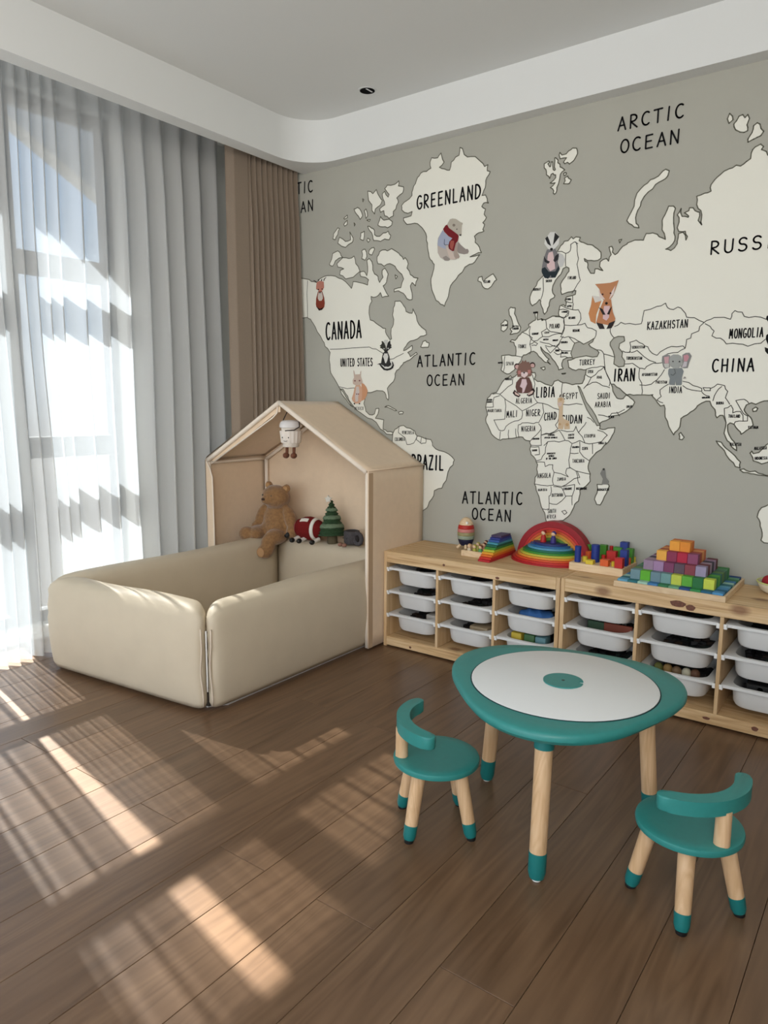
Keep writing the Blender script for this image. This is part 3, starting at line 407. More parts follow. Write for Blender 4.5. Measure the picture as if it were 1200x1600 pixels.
ANIMAL={
"polar_bear":[((150, 140, 135),"521,2033 538,2014 566,1991 578,1991 584,1980 579,1969 557,1968 525,1977 517,1990"),
((188, 178, 170),"429,2100 402,2064 399,2037 402,1993 417,1969 445,1950 468,1946 478,1951 510,1948 532,1958 525,1973 517,1980 521,2033 488,2059 457,2086"),
((150, 142, 136),"432,1967 452,1973 475,1956 475,1950 460,1947 445,1950"),
((165, 172, 192),"430,2100 414,2079 401,2052 401,2029 421,2018 449,2005 451,2019 443,2024 466,2025 471,2037 488,2053 465,2064 442,2084"),
((80, 85, 105),"440,2055 438,2031 445,2024 465,2024 465,2026 446,2027 442,2032 443,2055"),
((183, 176, 163),"456,2125 471,2146 486,2148 506,2143 536,2122 543,2120 546,2115 541,2108 540,2093 541,2065 532,2060 520,2066 487,2086 459,2112"),
((30, 28, 28),"526,2065 540,2066 539,2058 530,2060"),
((135, 125, 115),"504,2114 503,2111 501,2109 497,2108 494,2108 490,2110 488,2113 487,2116 488,2119 490,2121 493,2122 497,2121 500,2119 503,2117"),
((60, 55, 50),"517,2093 516,2091 513,2090 511,2091 510,2093 511,2095 513,2096 516,2095"),
((206, 190, 180),"454,2010 469,2010 490,1987 500,1965 510,1950 480,1951 467,1973"),
((170, 155, 145),"509,2026 518,2029 520,1980 532,1960 528,1952 510,1952 500,1965 499,1990"),
((118, 32, 38),"446,2120 456,2123 467,2105 495,2085 520,2066 525,2057 521,2037 509,2026 499,1990 489,1991 469,2004 465,2019 471,2039 488,2053 465,2066 440,2090 432,2104"),
((160, 85, 75),"478,2042 498,2040 499,2023 489,1996 477,2007 474,2026")],
"fawn":[((50, 30, 30),"-448,1938 -434,1934 -423,1925 -425,1921 -436,1930 -449,1935"),
((50, 30, 30),"-373,1928 -365,1940 -351,1945 -350,1942 -361,1937 -367,1926"),
((50, 30, 30),"-414,1940 -407,1938 -406,1928 -412,1929"),
((50, 30, 30),"-391,1927 -386,1937 -381,1940 -382,1926"),
((190, 128, 112),"-423,1923 -399,1929 -369,1922 -367,1889 -378,1876 -391,1864 -404,1867 -413,1879 -428,1885 -427,1903"),
((135, 62, 46),"-413,1872 -382,1870 -366,1832 -362,1801 -366,1781 -383,1766 -405,1768 -427,1785 -431,1801 -428,1833"),
((208, 198, 188),"-408,1867 -385,1865 -377,1844 -376,1829 -387,1817 -405,1818 -415,1832 -415,1847"),
((40, 25, 20),"-427,1787 -398,1772 -370,1781 -383,1766 -407,1763 -414,1772"),
((50, 25, 25),"-405,1881 -406,1878 -410,1877 -414,1879 -416,1882 -414,1885 -410,1886 -406,1884"),
((50, 25, 25),"-376,1882 -378,1879 -381,1878 -385,1880 -386,1883 -385,1885 -381,1886 -378,1884"),
((25, 20, 20),"-392,1863 -394,1860 -398,1859 -402,1861 -403,1864 -402,1866 -398,1867 -394,1866")],
"skunk":[((200, 200, 195),"69,1575 91,1574 88,1561 79,1540 71,1553 63,1566"),
((58, 58, 52),"46,1567 55,1569 67,1557 76,1540 80,1516 67,1515 52,1528 36,1533 42,1539 34,1544 46,1551 50,1558"),
((46, 46, 46),"105,1571 107,1563 107,1552 116,1543 109,1538 118,1533 107,1527 88,1514 79,1516 82,1537 90,1559"),
((50, 50, 50),"67,1511 90,1510 102,1484 107,1454 115,1445 108,1434 91,1430 68,1432 52,1443 45,1451 52,1486 58,1504"),
((216, 216, 210),"69,1503 86,1503 94,1484 87,1462 79,1449 73,1450 66,1470 58,1486"),
((40, 40, 40),"65,1517 90,1516 82,1500 75,1501"),
((200, 200, 195),"69,1527 68,1525 65,1524 62,1525 61,1528 62,1530 65,1531 68,1530"),
((200, 200, 195),"98,1528 96,1525 93,1524 89,1525 88,1528 89,1531 93,1532 96,1530"),
((40, 40, 40),"18,1444 33,1450 45,1451 62,1434 83,1429 110,1433 121,1447 117,1461 126,1452 133,1437 127,1422 110,1413 87,1409 64,1413 47,1427 33,1444"),
((216, 216, 210),"41,1447 52,1440 68,1431 94,1429 113,1434 121,1446 123,1438 113,1425 95,1420 75,1420 60,1430")],
"squirrel":[((202, 150, 115),"-93,1346 -75,1339 -57,1321 -47,1300 -54,1277 -70,1253 -93,1244 -98,1286 -93,1321"),
((208, 166, 140),"-132,1336 -102,1336 -89,1312 -88,1277 -93,1244 -107,1230 -139,1230 -158,1246 -163,1259 -151,1286 -144,1315"),
((205, 195, 190),"-130,1325 -112,1325 -107,1295 -116,1268 -116,1244 -135,1239 -139,1268 -135,1295"),
((200, 180, 166),"-151,1417 -145,1413 -139,1393 -102,1394 -101,1405 -94,1414 -98,1384 -89,1362 -84,1346 -102,1334 -135,1332 -153,1340 -156,1360 -146,1376"),
((120, 80, 80),"-133,1357 -135,1354 -139,1353 -144,1354 -145,1358 -144,1361 -139,1362 -135,1361"),
((120, 80, 80),"-100,1358 -102,1355 -106,1353 -110,1355 -112,1358 -110,1361 -106,1363 -102,1361"),
((120, 80, 80),"-122,1283 -123,1280 -127,1279 -130,1281 -131,1283 -130,1286 -127,1287 -123,1286"),
((120, 80, 80),"-109,1283 -110,1280 -113,1279 -117,1280 -118,1283 -117,1286 -113,1287 -110,1285"),
((40, 35, 30),"-137,1229 -139,1226 -143,1224 -147,1226 -149,1229 -147,1232 -143,1234 -139,1232"),
((40, 35, 30),"-100,1229 -102,1226 -106,1225 -110,1226 -111,1229 -110,1232 -106,1233 -102,1232")],
"bear_cub":[((62, 42, 42),"883,1411 881,1405 877,1400 871,1397 864,1397 857,1400 852,1406 851,1412 852,1418 856,1423 863,1426 870,1425 876,1422 881,1417"),
((62, 42, 42),"962,1415 961,1409 957,1404 951,1402 944,1402 938,1405 933,1410 932,1416 933,1422 937,1426 943,1429 950,1429 956,1426 960,1421"),
((202, 166, 160),"879,1409 878,1405 875,1401 871,1399 866,1399 861,1401 858,1405 856,1409 857,1414 860,1417 865,1419 870,1419 874,1417 878,1413"),
((202, 166, 160),"958,1413 958,1409 955,1405 951,1404 946,1404 942,1406 939,1409 937,1413 938,1417 941,1421 945,1422 950,1422 954,1420 957,1417"),
((105, 75, 70),"886,1358 932,1358 946,1334 954,1304 944,1290 928,1283 891,1283 872,1287 862,1312 865,1335"),
((220, 196, 200),"895,1350 917,1350 923,1327 917,1312 909,1289 899,1284 899,1307 885,1315 891,1330"),
((130, 100, 90),"877,1422 889,1429 895,1441 902,1432 912,1441 916,1430 929,1431 938,1417 944,1393 949,1381 941,1379 948,1372 940,1363 928,1361 909,1353 888,1361 871,1361 867,1381 862,1380 870,1398"),
((226, 206, 206),"889,1382 906,1385 924,1381 925,1369 908,1356 891,1365"),
((30, 25, 25),"898,1384 912,1384 906,1374"),
((185, 126, 120),"873,1391 887,1391 889,1376 874,1373"),
((185, 126, 120),"924,1393 939,1393 939,1376 926,1375"),
((45, 30, 30),"858,1300 848,1284 861,1271 882,1263 891,1274 870,1289"),
((216, 190, 180),"858,1292 867,1286 886,1276 881,1270 862,1278"),
((45, 30, 30),"950,1305 960,1305 966,1293 955,1275 935,1267 922,1275 944,1292"),
((216, 190, 180),"951,1296 958,1291 951,1281 933,1273 928,1279")],
"elephant":[((140, 140, 138),"1547,1436 1563,1444 1579,1439 1582,1417 1581,1388 1561,1383 1553,1393 1546,1418"),
((200, 160, 165),"1555,1432 1575,1435 1575,1406 1560,1405"),
((196, 196, 190),"1555,1404 1577,1405 1578,1388 1562,1388"),
((140, 140, 138),"1629,1439 1642,1447 1657,1447 1667,1433 1658,1403 1654,1384 1640,1383 1625,1388 1631,1403"),
((196, 142, 152),"1634,1436 1650,1440 1657,1430 1650,1412 1638,1412"),
((196, 190, 195),"1638,1411 1650,1410 1649,1390 1631,1388"),
((130, 136, 138),"1579,1384 1631,1385 1639,1371 1634,1346 1635,1319 1633,1313 1611,1313 1608,1331 1607,1313 1584,1315 1582,1323 1584,1342 1576,1361 1576,1378"),
((162, 165, 162),"1581,1436 1593,1442 1612,1441 1625,1434 1631,1416 1627,1394 1613,1382 1595,1386 1582,1395 1578,1417"),
((100, 106, 106),"1596,1384 1604,1379 1608,1363 1598,1353 1587,1356 1587,1361 1596,1357 1604,1365 1601,1376"),
((150, 145, 140),"1644,1350 1652,1341 1638,1340"),
((50, 50, 50),"1596,1413 1595,1410 1593,1410 1591,1411 1590,1413 1590,1415 1593,1416 1595,1415"),
((50, 50, 50),"1623,1411 1622,1409 1620,1408 1617,1409 1616,1411 1617,1414 1619,1415 1622,1414")],
"badger":[((200, 200, 198),"1053,1921 1079,1907 1089,1884 1081,1856 1063,1852"),
((122, 120, 122),"999,1939 1040,1937 1060,1904 1055,1876 1066,1846 1046,1809 995,1811 975,1844 982,1895"),
((216, 216, 212),"988,1986 1012,2014 1037,2012 1058,1988 1057,1955 1040,1940 1022,1931 1002,1944 985,1966"),
((45, 45, 45),"988,1989 1000,1998 1010,1977 1019,1951 1001,1964"),
((45, 45, 45),"1035,2010 1058,1988 1045,1973 1028,1954 1032,1986"),
((35, 35, 35),"1029,1937 1027,1932 1022,1931 1016,1933 1014,1938 1016,1943 1021,1944 1027,1942"),
((216, 190, 190),"1009,1924 1028,1927 1039,1883 1044,1849 1019,1840 1002,1864 1004,1910"),
((50, 50, 52),"985,1912 998,1893 1017,1883 1008,1874 989,1886"),
((50, 50, 52),"1042,1906 1059,1915 1055,1887 1040,1878 1033,1887"),
((40, 50, 55),"977,1856 993,1861 1013,1838 1045,1837 1059,1860 1066,1846 1046,1809 1027,1811 1023,1822 1011,1807 992,1814 978,1838")],
"fox":[((200, 138, 92),"1226,1714 1259,1706 1269,1688 1248,1629 1247,1589 1223,1602 1212,1637 1222,1675"),
((216, 212, 205),"1226,1714 1259,1707 1269,1688 1240,1682"),
((190, 130, 92),"1280,1693 1312,1690 1323,1635 1336,1606 1327,1574 1250,1595 1262,1650"),
((216, 186, 190),"1282,1665 1308,1663 1307,1614 1296,1600 1279,1610"),
((50, 45, 45),"1258,1661 1276,1652 1291,1626 1278,1627"),
((50, 45, 45),"1319,1662 1306,1647 1297,1628 1308,1625"),
((50, 45, 45),"1250,1595 1280,1587 1290,1565 1266,1566"),
((50, 45, 45),"1298,1564 1309,1589 1337,1598 1321,1566"),
((190, 134, 96),"1236,1763 1271,1762 1305,1762 1342,1770 1330,1733 1320,1706 1293,1670 1268,1705 1257,1739"),
((222, 206, 200),"1252,1739 1267,1716 1286,1692 1262,1700"),
((222, 206, 200),"1329,1749 1322,1711 1303,1691 1313,1723"),
((30, 25, 25),"1299,1675 1297,1671 1293,1669 1288,1671 1286,1676 1288,1680 1292,1681 1297,1679"),
((80, 50, 45),"1278,1715 1276,1711 1271,1712 1268,1716 1271,1720 1275,1719"),
((80, 50, 45),"1313,1717 1311,1713 1307,1713 1304,1717 1306,1721 1311,1721")],
"giraffe":[((206, 182, 152),"1081,1258 1096,1264 1112,1259 1115,1242 1109,1230 1110,1176 1115,1164 1144,1153 1147,1117 1121,1114 1118,1141 1114,1114 1089,1116 1090,1161 1091,1206 1082,1230"),
((70, 55, 40),"1088,1264 1093,1277 1098,1276 1095,1264"),
((70, 55, 40),"1105,1265 1105,1279 1111,1277 1111,1264"),
((206, 186, 178),"1082,1239 1105,1239 1100,1222 1090,1221"),
((192, 158, 118),"1105,1254 1103,1249 1100,1247 1095,1247 1091,1249 1089,1254 1090,1258 1094,1261 1099,1261 1103,1258"),
((192, 158, 118),"1104,1139 1103,1135 1099,1133 1095,1133 1092,1135 1091,1139 1092,1142 1095,1144 1099,1144 1102,1142"),
((192, 158, 118),"1142,1137 1140,1132 1136,1129 1132,1129 1128,1132 1126,1136 1127,1141 1131,1144 1136,1144 1140,1141")],
"lemur":[((130, 130, 125),"1313,941 1325,936 1330,901 1346,884 1341,869 1311,867 1316,894 1302,917"),
((60, 60, 58),"1323,938 1322,934 1318,932 1314,934 1313,937 1314,941 1318,943 1322,942")],
"panda":[((20, 20, 20),"1935,1569 1937,1578 1941,1580 1949,1580 1953,1566 1952,1553 1943,1556"),
((225, 225, 220),"1943,1553 1959,1566 1980,1548 1987,1450 1959,1451 1947,1498"),
((20, 20, 20),"1940,1489 1941,1504 1948,1510 1958,1506 1961,1463 1950,1467"),
((20, 20, 20),"1939,1458 1951,1453 1962,1452 1964,1426 1951,1431 1942,1442")]}
# ---------------------------------------------------------------- room shell
X0, X1, YR, ZS, ZC = -1.15, 3.3, -5.6, 2.5314, 2.748
bm = B(); bx(bm, X0-0.2, YR, -0.06, X1, 0.0, -0.0125); floor = struct('floor', bm, mat('subfloor', (40, 30, 24), 0.9))
k0 = math.floor((X0-0.265)/0.1815); row = k0
while 0.265+0.1815*row < X1:
    xa = max(0.265+0.1815*row, X0-0.18); xb = min(xa+0.1815, X1) if xa > X0-0.17 else 0.265+0.1815*(row+1)
    if row % 2 == 0: js = [0, -0.12, -2.02, -3.62, YR]
    else: js = [0, -1.135+0.02*((row*7) % 3-1), -2.9-0.1*((row*5) % 4), -4.5, YR]
    for ya, yb in zip(js, js[1:]):
        if xb-xa > 0.02:
            b = B(); bx(b, xa+0.0006-xa-0.09, yb+0.0006-(ya+yb)/2, -0.0125, xb-0.0006-xa-0.09, ya-0.0006-(ya+yb)/2, 0, 0.0009)
            obj('plank', b, M_floor, floor, loc=(xa+0.09, (ya+yb)/2, 0))
    row += 1
bm = B(); bx(bm, X0, 0, 0, X1, 0.12, 2.9); wall = struct('wall_back', bm, M_wall)
bm = B(); bx(bm, X1, YR, 0, X1+0.12, 0.12, 2.9); struct('wall_right', bm, mat('warm_white_wall', (214, 210, 202), 0.9, 0.2))
# left wall with two window openings
W1 = (-2.08, -0.775); W2 = (-4.3, -2.5); WZ = (0.06, 2.74)
bm = B()
for ya, yb, za, zb in ((W1[1], 0.0, 0, 2.9), (W2[1], W1[0], 0, 2.9), (YR, W2[0], 0, 2.9), (W1[0], W1[1], 0, WZ[0]), (W1[0], W1[1], WZ[1], 2.9), (W2[0], W2[1], 0, WZ[0]), (W2[0], W2[1], WZ[1], 2.9)):
    bx(bm, X0-0.2, ya, za, X0, yb, zb)
struct('wall_left', bm, mat('pale_grey_wall', (228, 229, 227), 0.9, 0.2))
# ceiling: raised tray with rounded inner corner, dropped soffit round it, curtain pocket along the window wall
XS, YS, RC = -0.43, -0.079, 0.22
bm = B(); bx(bm, -0.62, YR, ZC, X1, 0.0, ZC+0.05); struct('ceiling', bm, M_white)
poly = [(X1, 0), (-0.52, 0), (-0.52, YR), (XS, YR)]
for i in range(11):
    a = R(180-90*i/10); poly.append((XS+RC+RC*math.cos(a), YS-RC+RC*math.sin(a)))
poly.append((X1, YS))
bm = B(); prism(bm, poly, ZS, ZC+0.001); struct('trim_1', bm, M_white, smooth=True)
bm = B(); bx(bm, X0, YR, 2.79, -0.52, 0, 2.82); bx(bm, -0.53, YR, ZC, -0.52, 0, 2.82); struct('trim_2', bm, M_white)
# windows
def window(name, ya, yb, mull):
    f = B(); d0, d1 = X0-0.16, X0-0.09
    bx(f, d0, ya, WZ[0], d1, ya+0.06, WZ[1]); bx(f, d0, yb-0.05, WZ[0], d1, yb, WZ[1]); bx(f, d0, ya+0.06, WZ[0], d1, yb-0.05, WZ[0]+0.06); bx(f, d0, ya+0.06, WZ[1]-0.06, d1, yb-0.05, WZ[1])
    w = tag(obj(name, f, M_frame), kind='structure')
    if mull:
        b = B(); bx(b, d0, mull[0], WZ[0]+0.06, d1, mull[1], WZ[1]-0.06); obj('mullion', b, M_frame, w)
    spans = [(ya+0.06, mull[0]), (mull[1], yb-0.05)] if mull else [(ya+0.06, yb-0.05)]
    for a, b_ in spans:
        for z in (0.99, 1.93):
            b = B(); bx(b, d0, a, z-0.055, d1, b_, z+0.055); obj('transom', b, M_frame, w)
        for za, zb in ((WZ[0]+0.06, 0.935), (1.045, 1.875), (1.985, WZ[1]-0.06)):
            b = B(); bx(b, d0+0.03, a, za, d0+0.036, b_, zb); obj('pane', b, M_glass, w)
    return w
window('window_1', W1[0], W1[1], (-1.47, -1.325))
window('window_2', W2[0], W2[1], (-3.5, -3.36))
# sloping verge of the roof outside, which shades the top of the window
def verge():
    t = SUN_DIR
    pts = []
    for y, z in ((-6.0, 2.14), (-1.62, 2.14), (-1.29, 2.07), (-0.79, 1.80), (0.6, 1.05)):
        s = (-1.75+0.9)/t.x; pts.append((y+t.y*s, z+t.z*s))
    b = B(); lo = pts; hi = [(y, z+0.9) for y, z in pts]
    n = len(pts); x0, x1 = -1.85, -1.72
    A = [b.verts.new((x0, y, z)) for y, z in lo+hi[::-1]]; C = [b.verts.new((x1, y, z)) for y, z in lo+hi[::-1]]
    b.faces.new(A); b.faces.new(C[::-1])
    for i in range(2*n): b.faces.new((A[i], A[(i+1) % (2*n)], C[(i+1) % (2*n)], C[i]))
    tag(obj('roof_verge', b, mat('pale_render', (190, 190, 188), 0.9)), 'sloping pale roof verge outside above the window', 'roof edge')
verge()
# downlight recessed in the ceiling
dl = thing('downlight', 'small round recessed downlight with dark reflector in white ceiling', 'downlight', (0.133, -0.245, ZC))
b = B(); lathe(b, [(0.040, 0.0), (0.046, -0.0005), (0.047, -0.003), (0.040, -0.004), (0.037, -0.0008)], 28); obj('trim_ring', b, M_white, dl, True)
b = B(); lathe(b, [(0.0372, -0.0032), (0.0, -0.0028)], 28); obj('reflector', b, mat('black_reflector', (6, 5, 5), 0.9, 0.1), dl, True)
b = B(); bx(b, 0.008, -0.024, -0.0038, 0.016, 0.024, -0.0031); obj('lamp_strip', b, mat('chrome_strip', (225, 225, 225), 0.25), dl)

# ---------------------------------------------------------------- the printed map on the back wall
def pts(s): return [tuple(int(v)/1000 for v in p.split(',')) for p in s.split()]
def fill(b, poly, dy, mi=0):
    n = len(poly); r = delaunay_2d_cdt([Vector(p) for p in poly], [(i, (i+1) % n) for i in range(n)], [list(range(n))], 1, 1e-5)
    vs = [b.verts.new((v.x, -dy, v.y)) for v in r[0]]
    for t in r[2]: b.faces.new([vs[i] for i in t]).material_index = mi
def flat(name, poly, dy, m, parent, label=None):
    b = B(); fill(b, poly, dy); orient(b)
    o = obj(name, b, m, parent, fix=False)
    if label: o['label'] = label
    return o
def stroke(b, line, w, dy, closed=False, k=6):
    """a pen stroke lying on the wall: quads with round joints"""
    n = len(line)
    for i in range(n if closed else n-1):
        p, q = Vector(line[i]), Vector(line[(i+1) % n]); d = q-p
        if d.length < 1e-6: continue
        nn = Vector((-d.y, d.x)).normalized()*w/2
        f = b.faces.new([b.verts.new((v.x, -dy, v.y)) for v in (p-nn, q-nn, q+nn, p+nn)])
    for x, z in line:
        b.faces.new([b.verts.new((x+w/2*math.cos(2*math.pi*i/k), -dy, z+w/2*math.sin(2*math.pi*i/k))) for i in range(k)])
    return b
def orient(b):
    for f in b.faces:
        f.normal_update()
        if f.normal.y > 0: f.normal_flip()
    return b
rc = random.Random(11)
def wiggle(P, closed=True):
    out = []; n = len(P)
    for i in range(n if closed else n-1):
        a, c = Vector(P[i]), Vector(P[(i+1) % n]); out.append(tuple(a)); d = c-a; nn = Vector((-d.y, d.x))
        k = 3 if d.length > 0.075 else 2 if d.length > 0.022 else 1
        for j in range(1, k): out.append(tuple(a+d*(j/k+rc.uniform(-.06, .06))+nn*rc.uniform(-1, 1)*min(0.13, 0.006/d.length)))
    if not closed: out.append(tuple(P[-1]))
    return out
for key, polys in LAND.items():
    for s in polys:
        P = wiggle(pts(s)); o = flat('landmass' if key != 'island' else 'island', P, 0.0006, M_land, wall)
        b = B(); stroke(b, P, 0.0048, 0.0010, True); obj('coast_line', orient(b), M_line, o, fix=False)
for s in SEA:
    P = pts(s); o = flat('inland_sea', P, 0.0012, M_wall, wall); b = B(); stroke(b, P, 0.0045, 0.0015, True); obj('coast_line', orient(b), M_line, o, fix=False)
for s in BORDER.split('|'):
    b = B(); stroke(b, wiggle(pts(s), False), 0.0034, 0.0014); obj('country_border', orient(b), M_bord, wall, fix=False)
# hand-lettered capitals as pen strokes in a 0.56 x 1 cell
def arc(cx, cy, rx, ry, a0, a1, k=9): return [(cx+rx*math.cos(R(a0+(a1-a0)*i/k)), cy+ry*math.sin(R(a0+(a1-a0)*i/k))) for i in range(k+1)]
GL = {
'A': [[(0, 0), (.26, 1), (.54, 0)], [(.1, .36), (.45, .36)]],
'B': [[(.05, 0), (.05, 1)], [(.05, 1)]+arc(.2, .77, .25, .23, 90, -90)+[(.05, .54)], [(.05, .54)]+arc(.22, .27, .3, .27, 90, -90)+[(.05, 0)]],
'C': [arc(.32, .5, .3, .5, 55, 310, 14)],
'D': [[(.04, 0), (.04, 1)], [(.04, 1)]+arc(.12, .5, .42, .5, 90, -90, 12)+[(.04, 0)]],
'E': [[(.48, 1), (.06, .98), (.06, 0), (.5, .02)], [(.06, .52), (.42, .53)]],
'F': [[(.5, 1), (.06, .98), (.06, 0)], [(.06, .54), (.42, .55)]],
'G': [arc(.32, .5, .3, .5, 55, 330, 14)+[(.56, .42), (.34, .42)]],
'H': [[(.04, 0), (.04, 1)], [(.5, 0), (.5, 1)], [(.04, .5), (.5, .52)]],
'I': [[(.26, 0), (.3, 1)]],
'J': [[(.42, 1), (.42, .25)]+arc(.24, .22, .18, .22, 0, -160, 6)],
'K': [[(.05, 0), (.05, 1)], [(.5, 1), (.06, .48), (.52, 0)]],
'L': [[(.08, 1), (.08, .01), (.5, .02)]],
'M': [[(0, 0), (.08, 1), (.29, .3), (.5, 1), (.58, 0)]],
'N': [[(.03, 0), (.04, 1), (.5, 0), (.52, 1)]],
'O': [arc(.29, .5, .27, .5, 95, 455, 18)],
'P': [[(.06, 0), (.06, 1)]+arc(.2, .74, .3, .26, 90, -90)+[(.06, .47)]],
'Q': [arc(.29, .5, .27, .5, 95, 455, 18), [(.34, .22), (.56, -.04)]],
'R': [[(.05, 0), (.05, 1)]+arc(.19, .75, .28, .25, 90, -90)+[(.07, .48), (.52, 0)]],
'S': [arc(.3, .75, .23, .25, 30, 250, 9)+arc(.28, .26, .25, .26, 75, -150, 9)],
'T': [[(0, .98), (.56, 1)], [(.28, 1), (.28, 0)]],
'U': [[(.04, 1), (.05, .28)]+arc(.28, .27, .23, .27, 180, 360, 8)+[(.52, 1)]],
'V': [[(0, 1), (.27, 0), (.54, 1)]],
'W': [[(0, 1), (.14, 0), (.3, .7), (.46, 0), (.6, 1)]],
'X': [[(.02, 0), (.52, 1)], [(.04, 1), (.54, 0)]],
'Y': [[(0, 1), (.27, .5), (.54, 1)], [(.27, .5), (.26, 0)]],
'Z': [[(.03, .98), (.5, 1), (.02, 0), (.54, .02)]], ' ': []}
ADV = {'I': .34, ' ': .5, 'M': .66, 'W': .68}
for word, xa, za, xb, zb, h in WORDS:
    xa, za, xb, zb, h = xa/1000, za/1000, xb/1000, zb/1000, h/1000
    cells = [ADV.get(c, .56) for c in word]; gap = .28
    total = sum(cells)+gap*(len(word)-1); sxx = (xb-xa)/total
    w = max(0.0022, min(0.135*h, 0.011)); b = B(); x = 0.0
    for c, cw in zip(word, cells):
        off = (-.12 if c == 'I' else 0)
        for st in GL[c]:
            ln = []
            for px, pz in st:
                fx = x+px+off; u = fx*sxx
                ln.append((xa+u, za+(zb-za)*fx/total+pz*h))
            stroke(b, ln, w, 0.0020)
        x += cw+gap
    obj('lettering', orient(b), M_ink, wall, fix=False)
ANL = dict(polar_bear='printed polar bear with red scarf and pale blue sweater', fawn='printed red-brown antlered fawn', skunk='printed black and white skunk', squirrel='printed pale orange squirrel', bear_cub='printed brown bear cub with pink muzzle', elephant='printed grey elephant with pink ears', badger='printed badger with striped face', fox='printed orange fox', giraffe='printed pale tan giraffe', lemur='printed small grey lemur', panda='printed panda cut by the frame')
for an, layers in ANIMAL.items():
    b = B(); ms = []
    for i, (c, s) in enumerate(layers):
        m = mat('print_%d_%d_%d' % c, c, 0.85, 0.25)
        if m not in ms: ms.append(m)
        fill(b, pts(s), 0.0023+0.00012*i, ms.index(m))
    o = obj(an+'_print', orient(b), ms, wall, fix=False); o['label'] = ANL[an]

# ---------------------------------------------------------------- curtains
def cloth(name, fn, ns, nz, m, z0, z1):
    b = B(); g = [[b.verts.new(fn(i/ns, z0+(z1-z0)*j/nz)) for i in range(ns+1)] for j in range(nz+1)]
    for j in range(nz):
        for i in range(ns): b.faces.new((g[j][i], g[j][i+1], g[j+1][i+1], g[j+1][i]))
    return obj(name, b, m, None, 'all')
def pleat(p):
    """soft Z-pleat: broad slanting face, quick return"""
    p = p % 1.0
    return -1+2*p/0.78 if p < 0.78 else 1-2*(p-0.78)/0.22
def spleat(p): return math.sin(2*math.pi*p)+0.16*math.sin(4*math.pi*p+0.5)
def sm(a, b_, x): t = max(0, min(1, (x-a)/(b_-a))); return t*t*(3-2*t)
# pleat phases along y for the right-hand voile: broad pleats by the drape, bunched at its free edge
def voile_r(s, z):
    edge = -1.782+0.012*sm(0.4, 1.7, z)-0.012*(1-sm(0, 0.4, z))
    y = edge+(-0.275-edge)*s
    bunch = sm(-1.22, -1.34, y)
    ph = (y+0.30)/0.122 if y > -1.28 else (-1.28+0.30)/0.122+(y+1.28)/(0.058)
    amp = (0.036*(1-bunch)+0.022*bunch)*(0.55+0.45*sm(2.7, 2.3, z))
    xm = -0.918+0.05*bunch*sm(1.6, 0.1, z)
    return (xm+amp*spleat(-ph+0.03*math.sin(z*2.2)), y+0.006*math.sin(z*3+y*5), z)
c = cloth('sheer_curtain', voile_r, 420, 26, M_sheer, 0.012, 2.785); tag(c, 'white sheer voile curtain with broad pleats hanging beside the taupe drape', 'curtain')
def voile_l(s, z):
    edge = -1.803-0.045*sm(0.35, 1.7, z)
    y = edge+(-4.6-edge)*s
    return (-0.90+0.038*spleat(-y/0.115+0.02*math.sin(z*2)), y+0.006*math.sin(z*3+y*4), z)
c = cloth('sheer_curtain', voile_l, 560, 20, M_sheer, 0.012, 2.785); tag(c, 'white sheer voile curtain to the left of the narrow sunlit gap', 'curtain')
# taupe blackout drape gathered by the back wall, pushed behind the play house below
def drape(s, z):
    y = -0.468+0.455*s
    flat_ = sm(0.24, 0.28, s); ph = (s-0.26)/0.74*9.5
    amp = 0.020*flat_*(0.5+0.5*sm(2.5, 2.2, z))
    x = -0.628+amp*math.sin(2*math.pi*ph)+0.035*sm(0.0, 0.05, s)*(1-flat_)*0.3
    x += -0.03*(1-sm(0.0, 0.06, s))+0.072*s+0.03*s*sm(2.5, 1.2, z)
    y += 0.006*math.sin(4*math.pi*ph)*flat_
    lim = max(-0.895+0.012*math.sin(2*math.pi*ph)*flat_, -0.855+(z-0.905)/0.5597-0.05)
    return (min(x, lim), y, z)
c = cloth('drape', drape, 260, 110, M_drape, 0.012, 2.785); tag(c, 'taupe blackout drape with narrow gathered folds beside the map wall', 'curtain')
